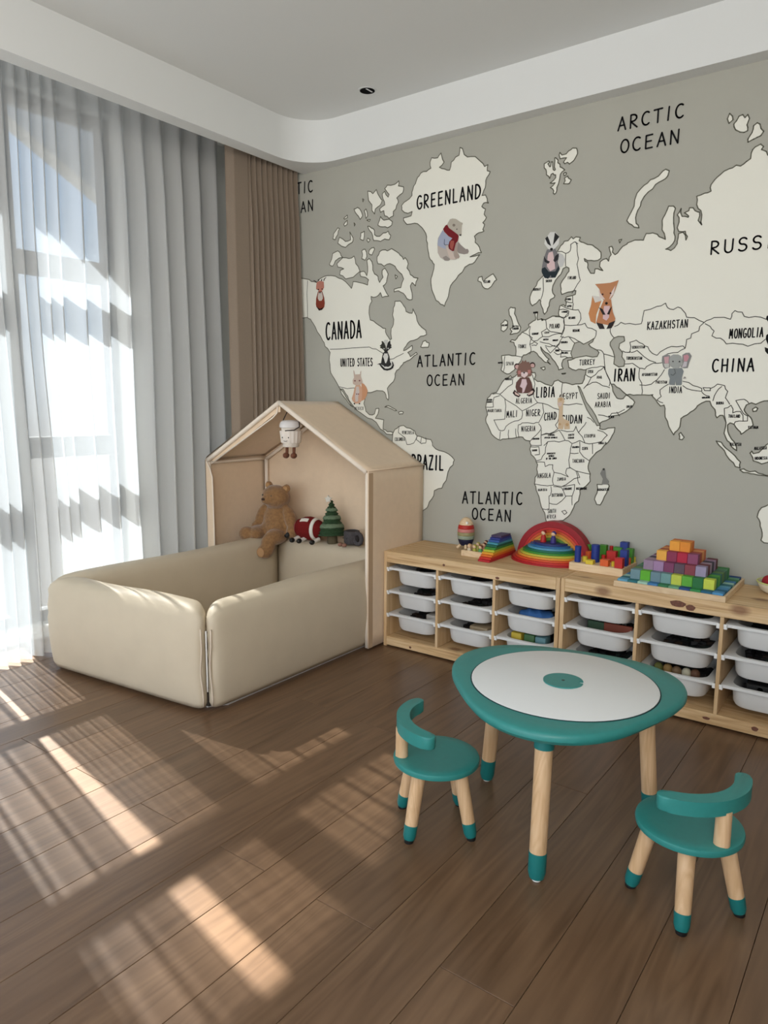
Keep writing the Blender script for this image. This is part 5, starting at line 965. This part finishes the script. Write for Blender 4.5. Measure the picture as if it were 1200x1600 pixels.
# egg-shaped stacking rocket
rk = thing('stacking_rocket', 'egg-shaped wooden stacking rocket with cream nose and striped rings', 'stacking toy', (0.652, -0.085, BZ))
def rr_(z): return 0.044*math.sqrt(max(0.02, 1-((z-0.085)/0.082)**2))
def ringpart(nm, z0, z1, m):
    pr = [(0, z0)]+[(rr_(z0+(z1-z0)*k/6)-(0.0015 if k in (0, 6) else 0), z0+(z1-z0)*k/6) for k in range(7)]+[(0, z1)]
    b = B(); lathe(b, pr, 26); obj(nm, b, m, rk, True)
ringpart('base', 0.022, 0.055, paint('navy', (28, 30, 58))); ringpart('ring', 0.0555, 0.073, paint('sage', (146, 158, 140))); ringpart('ring', 0.0735, 0.091, paint('khaki', (150, 142, 100))); ringpart('ring', 0.0915, 0.108, paint('dusty_pink', (196, 122, 116))); ringpart('ring', 0.1085, 0.128, paint('signal_red', (178, 38, 30)))
ringpart('nose', 0.1285, 0.166, M_toywood)
b = B(); ell(b, (0.018, -0.024, 0.140), (0.009, 0.006, 0.009), None, 12, 8); obj('porthole', b, mat('white_bead', (232, 226, 216), 0.5), rk, 'all')
for a in (215, 300, 60):
    b = B(); tube(b, [(0.022*math.cos(R(a)), 0.022*math.sin(R(a)), 0.030), (0.044*math.cos(R(a)), 0.044*math.sin(R(a)), 0.0075)], 0.0075, 10); obj('leg', b, M_toywood, rk, True)
# tray of peg dolls
tx, ty = 0.715, -0.255
tb = thing('doll_tray', 'small pale wooden tray of peg dolls beside the stacking rocket', 'tray', (0, 0, BZ))
b = B(); bx(b, 0.718, -0.225, 0, 0.832, -0.02, 0.006); obj('bottom', b, M_toywood, tb)
for q in ((0.718, -0.232, 0, 0.832, -0.225, 0.028), (0.718, -0.02, 0, 0.832, -0.013, 0.028), (0.711, -0.232, 0, 0.718, -0.013, 0.028), (0.832, -0.232, 0, 0.839, -0.013, 0.028)):
    b = B(); bx(b, *q, 0.001); obj('side', b, M_toywood, tb)
def doll(x, y, z, bc, hc, label, s=1.0, hood=False, group='peg dolls in the tray'):
    d = thing('peg_doll', label, 'peg doll', (x, y, z), R(-20), group)
    b = B(); lathe(b, [(0, 0), (0.012*s, 0), (0.0125*s, 0.003*s), (0.010*s, 0.022*s), (0.006*s, 0.030*s), (0, 0.031*s)], 16); obj('body', b, paint('doll_%d_%d_%d' % bc, bc), d, True)
    b = B(); ell(b, (0, 0, 0.038*s), (0.0095*s, 0.0095*s, 0.0095*s), None, 14, 10); obj('head', b, mat('doll_skin', (226, 190, 156), 0.6), d, 'all')
    b = B(); ell(b, (0, 0.0022*s, 0.0405*s), (0.0102*s, 0.0098*s, 0.0092*s), None, 14, 10); obj('hair' if not hood else 'hood', b, paint('hair_%d_%d_%d' % hc, hc), d, 'all')
    return d
for x, y, bc, hc, lb in ((0.735, -0.195, (214, 196, 168), (196, 160, 120), 'peg doll in natural wood at the tray\'s left front corner'), (0.765, -0.195, (170, 168, 70), (160, 150, 60), 'olive yellow peg doll in the front of the tray'), (0.795, -0.190, (84, 150, 92), (116, 70, 46), 'green peg doll with brown hair in the tray'),
    (0.748, -0.130, (176, 178, 92), (150, 140, 70), 'pale olive peg doll in the middle of the tray'), (0.780, -0.125, (178, 120, 104), (96, 44, 34), 'dusty red peg doll with dark hair in the tray'), (0.812, -0.120, (206, 176, 160), (128, 76, 60), 'rosy peg doll with auburn hair in the tray'),
    (0.757, -0.065, (150, 96, 92), (100, 50, 42), 'plum peg doll at the back of the tray'), (0.795, -0.060, (60, 96, 106), (40, 62, 78), 'dark teal peg doll at the back of the tray')):
    doll(x, y, BZ+0.0065, bc, hc, lb)
# stepped stack of rainbow boards
RB = [('crimson', (176, 30, 40)), ('scarlet', (196, 50, 36)), ('orange', (216, 112, 40)), ('amber', (222, 158, 48)), ('yellow green', (176, 186, 60)), ('green', (58, 130, 52)), ('pine green', (28, 96, 72)), ('turquoise', (66, 142, 158)), ('azure', (48, 86, 150)), ('ultramarine', (44, 54, 128)), ('violet', (72, 56, 92))]
z = BZ
for k, (nm, c) in enumerate(RB):
    th = 0.0098; y0 = -0.298+0.0120*k; y1 = -0.018-0.006*k
    b = B(); bx(b, -0.031+0.0004*k, y0, 0, 0.031-0.0004*k, y1, th, 0.001)
    o = obj('building_board', b, paint(nm.replace(' ', '_'), c), None, loc=(0.872, 0, z)); z += th+0.0002
    tag(o, '%s wooden board in the stepped rainbow stack, layer %d from the bottom' % (nm, k+1), 'building board', 'rainbow building boards')
# nested rainbow arches standing by the wall
AR = [('crimson', (150, 20, 32), 0.185, 0.158), ('red', (186, 36, 38), 0.157, 0.146), ('vermilion', (200, 76, 36), 0.145, 0.134), ('orange', (208, 128, 44), 0.133, 0.121), ('ochre yellow', (186, 160, 60), 0.120, 0.109), ('leaf green', (96, 138, 60), 0.108, 0.096), ('fir green', (36, 98, 58), 0.095, 0.082), ('deep teal', (24, 84, 88), 0.081, 0.066)]
acx = 1.112
for nm, c, ro, ri in AR:
    n = 28; poly = [(ro*math.cos(math.pi*i/n), ro*math.sin(math.pi*i/n)) for i in range(n+1)]+[(ri*math.cos(math.pi*i/n), ri*math.sin(math.pi*i/n)) for i in range(n, -1, -1)]
    b = B(); prism(b, poly, -0.006, 0.050, 0.0008, 1, RX(90)); o = obj('arch', b, paint('arch_'+nm.replace(' ', '_'), c), None, True, loc=(acx, -0.012, BZ+0.0005))
    tag(o, '%s wooden arch of the nested rainbow standing by the wall' % nm, 'rainbow arch', 'nested rainbow arches')
SB = [('crimson', (170, 28, 38), 0.190), ('red', (192, 46, 40), 0.182), ('vermilion', (206, 82, 40), 0.170), ('amber', (216, 150, 56), 0.158), ('lime yellow', (186, 186, 70), 0.146), ('green', (58, 134, 54), 0.134), ('emerald', (28, 108, 80), 0.122), ('sky blue', (88, 150, 180), 0.110), ('azure', (44, 100, 150), 0.098), ('indigo', (40, 52, 110), 0.084)]
z = BZ
for nm, c, r in SB:
    n = 28; poly = [(r*math.cos(math.pi+math.pi*i/n), 0.82*r*math.sin(math.pi+math.pi*i/n)) for i in range(n+1)]
    b = B(); prism(b, poly, 0, 0.0088, 0.0008, 1); o = obj('semicircle_board', b, paint('semi_'+nm.replace(' ', '_'), c), None, True, loc=(acx-0.008, -0.066, z)); z += 0.009
    tag(o, '%s half-round board in the stepped stack before the rainbow' % nm, 'half-round board', 'half-round boards before the rainbow')
doll(1.078, -0.095, z+0.0002, (176, 36, 34), (150, 36, 34), 'red peg doll standing on the half-round boards', 1.15, True, 'peg dolls on the rainbow boards')
doll(1.128, -0.095, z+0.0002, (58, 48, 120), (58, 48, 120), 'violet hooded peg doll standing on the half-round boards', 1.15, True, 'peg dolls on the rainbow boards')
# peg sorting board
b = B(); bx(b, 1.252, -0.203, BZ, 1.494, -0.012, BZ+0.036, 0.002); o = tag(obj('sorting_board', b, M_toywood), 'thick pale wooden sorting board between rainbow and cube pyramid', 'sorting board')
PC = dict(blue=(30, 52, 132), yellow=(214, 188, 52), orange=(214, 92, 36), red=(186, 34, 28), green=(70, 140, 44))
PEG = [('blue', 'cyl', 1.281, -0.175, 0.028, 0.072, 'tall blue cylinder at the near left corner of the sorting board'), ('yellow', 'block', 1.343, -0.184, 0.034, 0.018, 'low yellow block at the front of the sorting board'), ('yellow', 'cyl', 1.306, -0.152, 0.024, 0.024, 'low yellow cylinder behind the tall blue cylinder'), ('orange', 'cyl', 1.300, -0.092, 0.028, 0.036, 'orange cylinder beside the tall blue cylinder'), ('blue', 'cyl', 1.345, -0.130, 0.036, 0.079, 'thick blue cylinder in the middle of the sorting board'), ('orange', 'block', 1.409, -0.183, 0.036, 0.029, 'bright orange block at the front of the sorting board'), ('yellow', 'cyl', 1.439, -0.168, 0.016, 0.021, 'little yellow cylinder between orange and red blocks'), ('red', 'block', 1.472, -0.184, 0.034, 0.044, 'bright red block at the near right corner of the sorting board'), ('blue', 'block', 1.474, -0.128, 0.031, 0.071, 'tall blue block behind the red corner block'), ('red', 'cyl', 1.376, -0.112, 0.018, 0.033, 'thin red cylinder right of the thick blue cylinder'), ('orange', 'block', 1.483, -0.092, 0.015, 0.030, 'narrow orange block behind the tall blue block'), ('green', 'cyl', 1.277, -0.030, 0.022, 0.056, 'green cylinder at the back left of the sorting board'), ('green', 'block', 1.352, -0.050, 0.034, 0.066, 'tall green block behind the thick blue cylinder'), ('red', 'block', 1.405, -0.085, 0.042, 0.050, 'wide red block in the middle of the sorting board'), ('green', 'block', 1.418, -0.042, 0.038, 0.062, 'broad green block behind the wide red block'), ('green', 'block', 1.474, -0.052, 0.030, 0.064, 'tall green block at the right of the sorting board'), ('red', 'cyl', 1.382, -0.030, 0.016, 0.062, 'dark red cylinder at the back of the sorting board'), ('blue', 'block', 1.440, -0.024, 0.034, 0.086, 'tallest dark blue block at the back of the sorting board'), ('yellow', 'cyl', 1.486, -0.026, 0.013, 0.024, 'tiny yellow cylinder at the back right of the sorting board')]
for c, s, x, y, w, h, lb in PEG:
    b = B()
    if s == 'cyl': lathe(b, [(0, 0), (w/2, 0), (w/2, h-0.001), (w/2-0.001, h), (0, h)], 20)
    else: bx(b, -w/2, -min(w, 0.03)/2, 0, w/2, min(w, 0.03)/2, h, 0.001)
    tag(obj('sorting_peg', b, paint('peg_'+c, PC[c]), None, True, loc=(x, y, BZ+0.0362)), lb, 'toy block', 'pegs on the sorting board')
# stepped pyramid of wooden cubes in a tray
TX0, TX1, TY0, TY1 = 1.513, 1.936, -0.373, -0.008
ty_ = thing('cube_tray', 'shallow pine tray holding the coloured cube pyramid', 'tray', (0, 0, BZ))
b = B(); bx(b, TX0+0.01, TY0+0.01, 0.0005, TX1-0.01, TY1-0.01, 0.006); obj('bottom', b, M_toywood, ty_)
for q in ((TX0, TY0, 0.0005, TX1, TY0+0.01, 0.024), (TX0, TY1-0.01, 0.0005, TX1, TY1, 0.024), (TX0, TY0+0.01, 0.0005, TX0+0.01, TY1-0.01, 0.024), (TX1-0.01, TY0+0.01, 0.0005, TX1, TY1-0.01, 0.024)):
    b = B(); bx(b, *q, 0.001); obj('side', b, M_toywood, ty_)
nx_, ny_ = 10, 10; sx_ = (TX1-TX0-0.022)/nx_; sy_ = (TY1-TY0-0.022)/ny_; HC = 0.0415
PAL = {0: [('sky blue', (96, 160, 190)), ('teal', (40, 110, 120)), ('mint', (160, 200, 184)), ('blue', (62, 120, 172)), ('green', (50, 118, 78)), ('jade', (104, 158, 124)), ('cobalt', (34, 72, 132)), ('emerald', (50, 136, 76)), ('petrol', (30, 96, 128)), ('azure', (74, 140, 186))],
 1: [('slate blue', (112, 142, 150)), ('leaf green', (96, 172, 48)), ('grey blue', (106, 134, 144)), ('steel teal', (112, 152, 150)), ('yellow green', (190, 200, 78)), ('grass green', (92, 166, 58)), ('bottle green', (40, 110, 62)), ('lime', (196, 208, 78))],
 2: [('lavender', (150, 126, 150)), ('lilac', (160, 128, 164)), ('plum', (124, 62, 96)), ('smoky violet', (92, 74, 88)), ('wine', (134, 62, 74)), ('pale violet', (152, 142, 170))],
 3: [('amber', (228, 168, 72)), ('raspberry', (140, 54, 82)), ('crimson', (176, 36, 64)), ('mauve', (138, 72, 104))],
 4: [('golden orange', (230, 158, 60)), ('tangerine', (222, 140, 50))]}
SIDE = {0: PAL[0], 1: [('dark sage', (70, 106, 88)), ('sea green', (76, 132, 96)), ('green', (50, 124, 62)), ('spring green', (84, 160, 60)), ('teal', (48, 108, 100)), ('moss', (94, 128, 70))], 2: [('maroon', (104, 48, 56)), ('pale mauve', (160, 140, 158)), ('dark indigo', (52, 48, 66)), ('lilac', (152, 128, 156))], 3: [('burnt orange', (196, 104, 62)), ('russet', (164, 72, 52)), ('apricot', (214, 148, 84))], 4: [('deep orange', (206, 112, 46)), ('rust orange', (196, 104, 52))]}
tier = ['lowest', 'second', 'third', 'fourth', 'top']
ordn = ['first', 'second', 'third', 'fourth', 'fifth', 'sixth', 'seventh', 'eighth', 'ninth', 'tenth']
cube_me = {}
for i in range(nx_):
    for j in range(ny_):
        k = min(i, j, nx_-1-i, ny_-1-j)
        if j == k: nm, c = PAL[k][(i-k) % len(PAL[k])]; where = '%s from the left in the front row' % ordn[i-k]
        else:
            nm, c = SIDE[k][(i*3+j) % len(SIDE[k])]
            if i == nx_-1-k: where = '%s from the front on the right side' % ordn[j-k]
            elif i == k: where = '%s from the front on the left side' % ordn[j-k]
            else: where = '%s from the left in the back row' % ordn[i-k]
        h = HC*0.62+HC*0.93*k
        key = (nm, c, k)
        if key not in cube_me:
            b = B(); bx(b, -sx_/2+0.0004, -sy_/2+0.0004, 0, sx_/2-0.0004, sy_/2-0.0004, h, 0.0012)
            o = obj('wooden_cube', b, paint('cube_%d_%d_%d' % c, c, 0.65)); cube_me[key] = o
        else: o = cube_me[key].copy(); COL.objects.link(o)
        o.location = (TX0+0.011+sx_*(i+0.5), TY0+0.011+sy_*(j+0.5), BZ+0.0062)
        tag(o, '%s block, %s of the pyramid\'s %s tier' % (nm, where, tier[k]), 'toy block', 'coloured blocks of the stepped pyramid')
# felt bowl with beads at the right edge
bw = thing('felt_bowl', 'cream felt bowl at the right end of the pine bench', 'bowl', (2.075, -0.090, BZ), 0)
b = B(); lathe(b, [(0, 0.001), (0.045, 0.0), (0.066, 0.012), (0.078, 0.036), (0.080, 0.044), (0.076, 0.045), (0.070, 0.036), (0.056, 0.014), (0, 0.01)], 30); obj('bowl', b, mat('cream_felt', (226, 216, 190), 0.95, bump=0.3, scale=80), bw, True)
b = B(); tube(b, [((0.079+0.0015*(k % 2))*math.cos(2*math.pi*k/40), (0.079+0.0015*(k % 2))*math.sin(2*math.pi*k/40), 0.045) for k in range(40)], 0.003, 6, True); obj('stitched_rim', b, mat('lime_stitch', (206, 210, 130), 0.9), bw, 'all')
for x, y, zz, r, nm, c in ((-0.036, -0.012, 0.045, 0.026, 'dark red', (150, 28, 40)), (0.002, -0.030, 0.047, 0.026, 'emerald green', (30, 124, 70)), (0.010, 0.022, 0.046, 0.026, 'navy', (36, 44, 66)), (0.040, -0.008, 0.046, 0.024, 'mustard', (200, 160, 60))):
    b = B(); ell(b, (0, 0, 0), (r, r, r), None, 18, 12); tag(obj('felt_ball', b, mat('felt_'+nm.replace(' ', '_'), c, 0.95), None, 'all', loc=(2.075+x, -0.090+y, BZ+zz)), '%s felt ball in the cream bowl at the bench end' % nm, 'felt ball', 'felt balls in the bowl')

# ---------------------------------------------------------------- activity table and two chairs
tc_ = Vector((1.698, -1.335)); TZ = 0.434
def tr_(th, off=0.0): return 0.3285+0.0285*math.cos(3*(th-R(43.5)))+0.006*math.cos(th-R(170))+off
tbl = thing('activity_table', 'teal rounded-triangle activity table with white disc and three beech legs', 'table', (tc_.x, tc_.y, 0))
n = 96; rings = []
for off, z in ((-0.028, TZ-0.034), (-0.008, TZ-0.030), (0.0, TZ-0.020), (0.0, TZ-0.010), (-0.003, TZ-0.004), (-0.010, TZ), (-0.05, TZ)): rings.append([(tr_(2*math.pi*i/n, off)*math.cos(2*math.pi*i/n), tr_(2*math.pi*i/n, off)*math.sin(2*math.pi*i/n), z) for i in range(n)])
b = B(); loft(b, rings); obj('tabletop', b, M_teal, tbl, True)
b = B(); lathe(b, [(0, 0), (0.2655, 0), (0.2655, 0.0012), (0, 0.0012)], 72, T(0.002, -0.002, TZ)); obj('groove', b, mat('shadow_gap', (16, 50, 52), 0.8), tbl)
b = B(); lathe(b, [(0, 0), (0.262, 0), (0.262, 0.0022), (0.260, 0.003), (0, 0.003)], 72, T(0.002, -0.002, TZ)); obj('white_disc', b, M_tbl_white, tbl, True)
pl = []
for i in range(49):
    a = R(-12+i*(348/48)); pl.append((0.0565*math.cos(a), 0.0565*math.sin(a)))
pl += [(0.045, 0.0-0.010), (0.045, 0.010-0.014)]
b = B(); prism(b, [(0.0565*math.cos(R(8+i*344/48)), 0.0565*math.sin(R(8+i*344/48))) for i in range(49)]+[(0.044, -0.005), (0.044, 0.005)], TZ+0.003, TZ+0.0065, 0.0006, 1, T(0.002, -0.002, 0) @ RZ(18)); obj('centre_cap', b, M_teal, tbl, True)
b = B(); lathe(b, [(0, 0), (0.005, 0), (0.005, 0.0006), (0, 0.0006)], 14, T(0.002, -0.002, TZ+0.0064)); obj('screw', b, mat('dark_screw', (40, 44, 40), 0.5), tbl)
for a in (43.5, 163, -77):
    top = Vector((0.255*math.cos(R(a)), 0.255*math.sin(R(a)), TZ-0.03)); ft = Vector((0.293*math.cos(R(a)), 0.293*math.sin(R(a)), 0.012))
    P_ = lambda t: top.lerp(ft, t)
    b = B(); tube(b, [P_(0.13), P_(0.4), P_(0.84)], [0.0235, 0.0228, 0.0225], 20); l = obj('leg', b, M_beech, tbl, True)
    b = B(); tube(b, [P_(-0.04), P_(0.135)], [0.027, 0.026], 20); obj('leg_socket', b, M_tealdark, l, True)
    b = B(); tube(b, [P_(0.835), P_(0.97), P_(1.01)], [0.0238, 0.0232, 0.019], 20); obj('leg_cap', b, M_tealdark, l, True)
    b = B(); lathe(b, [(0.011, 0), (0.012, 0.001), (0.012, 0.008), (0, 0.008)], 16, T(ft.x, ft.y, 0)); obj('foot_pad', b, mat('white_pad', (226, 226, 222), 0.5), l, True)
def chair(label, loc, rz):
    c = thing('toddler_chair', label, 'chair', loc, rz, 'teal toddler chairs')
    SZ = 0.217; r = 0.126
    b = B(); lathe(b, [(0, SZ-0.022), (r-0.010, SZ-0.022), (r-0.002, SZ-0.018), (r, SZ-0.010), (r-0.002, SZ-0.003), (r-0.008, SZ), (r-0.03, SZ-0.0012), (0, SZ-0.0025)], 56); obj('seat', b, M_teal, c, True)
    for a in (45, 135, 225, 315):
        a = R(a); top = Vector((0.082*math.cos(a), 0.082*math.sin(a), SZ-0.02)); ft = Vector((0.126*math.cos(a), 0.126*math.sin(a), 0.006))
        b = B(); tube(b, [top, top.lerp(ft, .5), top.lerp(ft, .78)], [0.0205, 0.0193, 0.0185], 18); l = obj('leg', b, M_beech, c, True)
        b = B(); tube(b, [top.lerp(ft, .775), top.lerp(ft, .93), top.lerp(ft, .985)], [0.0195, 0.0185, 0.0150], 18); obj('leg_cap', b, M_tealdark, l, True)
        b = B(); lathe(b, [(0.0125, 0), (0.0135, 0.002), (0.0135, 0.010), (0, 0.011)], 14, T(ft.x, ft.y, 0)); obj('foot_pad', b, M_black, l, True)
    # post at local -y side carries the C-shaped rail
    b = B(); lathe(b, [(0, SZ-0.004), (0.0185, SZ-0.004), (0.0175, SZ+0.085), (0, SZ+0.086)], 20, T(0, -0.102, 0)); obj('post', b, M_beech, c, True)
    ro, ri = 0.172, 0.134; poly = []
    A0, A1 = 219, 321; k = 26; hw = (ro-ri)/2; rm = (ro+ri)/2
    for i in range(k+1): a = R(A0+(A1-A0)*i/k); poly.append((ro*math.cos(a), ro*math.sin(a)))
    for i in range(1, 6): a = R(A1+180*i/6); poly.append((rm*math.cos(R(A1))+hw*math.cos(a), rm*math.sin(R(A1))+hw*math.sin(a)))
    for i in range(k, -1, -1): a = R(A0+(A1-A0)*i/k); poly.append((ri*math.cos(a), ri*math.sin(a)))
    for i in range(1, 6): a = R(A0+180+180*i/6); poly.append((rm*math.cos(R(A0))+hw*math.cos(a), rm*math.sin(R(A0))+hw*math.sin(a)))
    b = B(); prism(b, poly, SZ+0.080, SZ+0.116, 0.004, 2, T(0, 0.055, 0)); obj('backrest', b, M_teal, c, True)
    return c
chair('teal toddler chair left of the table with its back to the window', (1.414, -1.560, 0), R(-49))
chair('teal toddler chair at the right nearest the camera', (2.092, -1.472, 0), R(57))
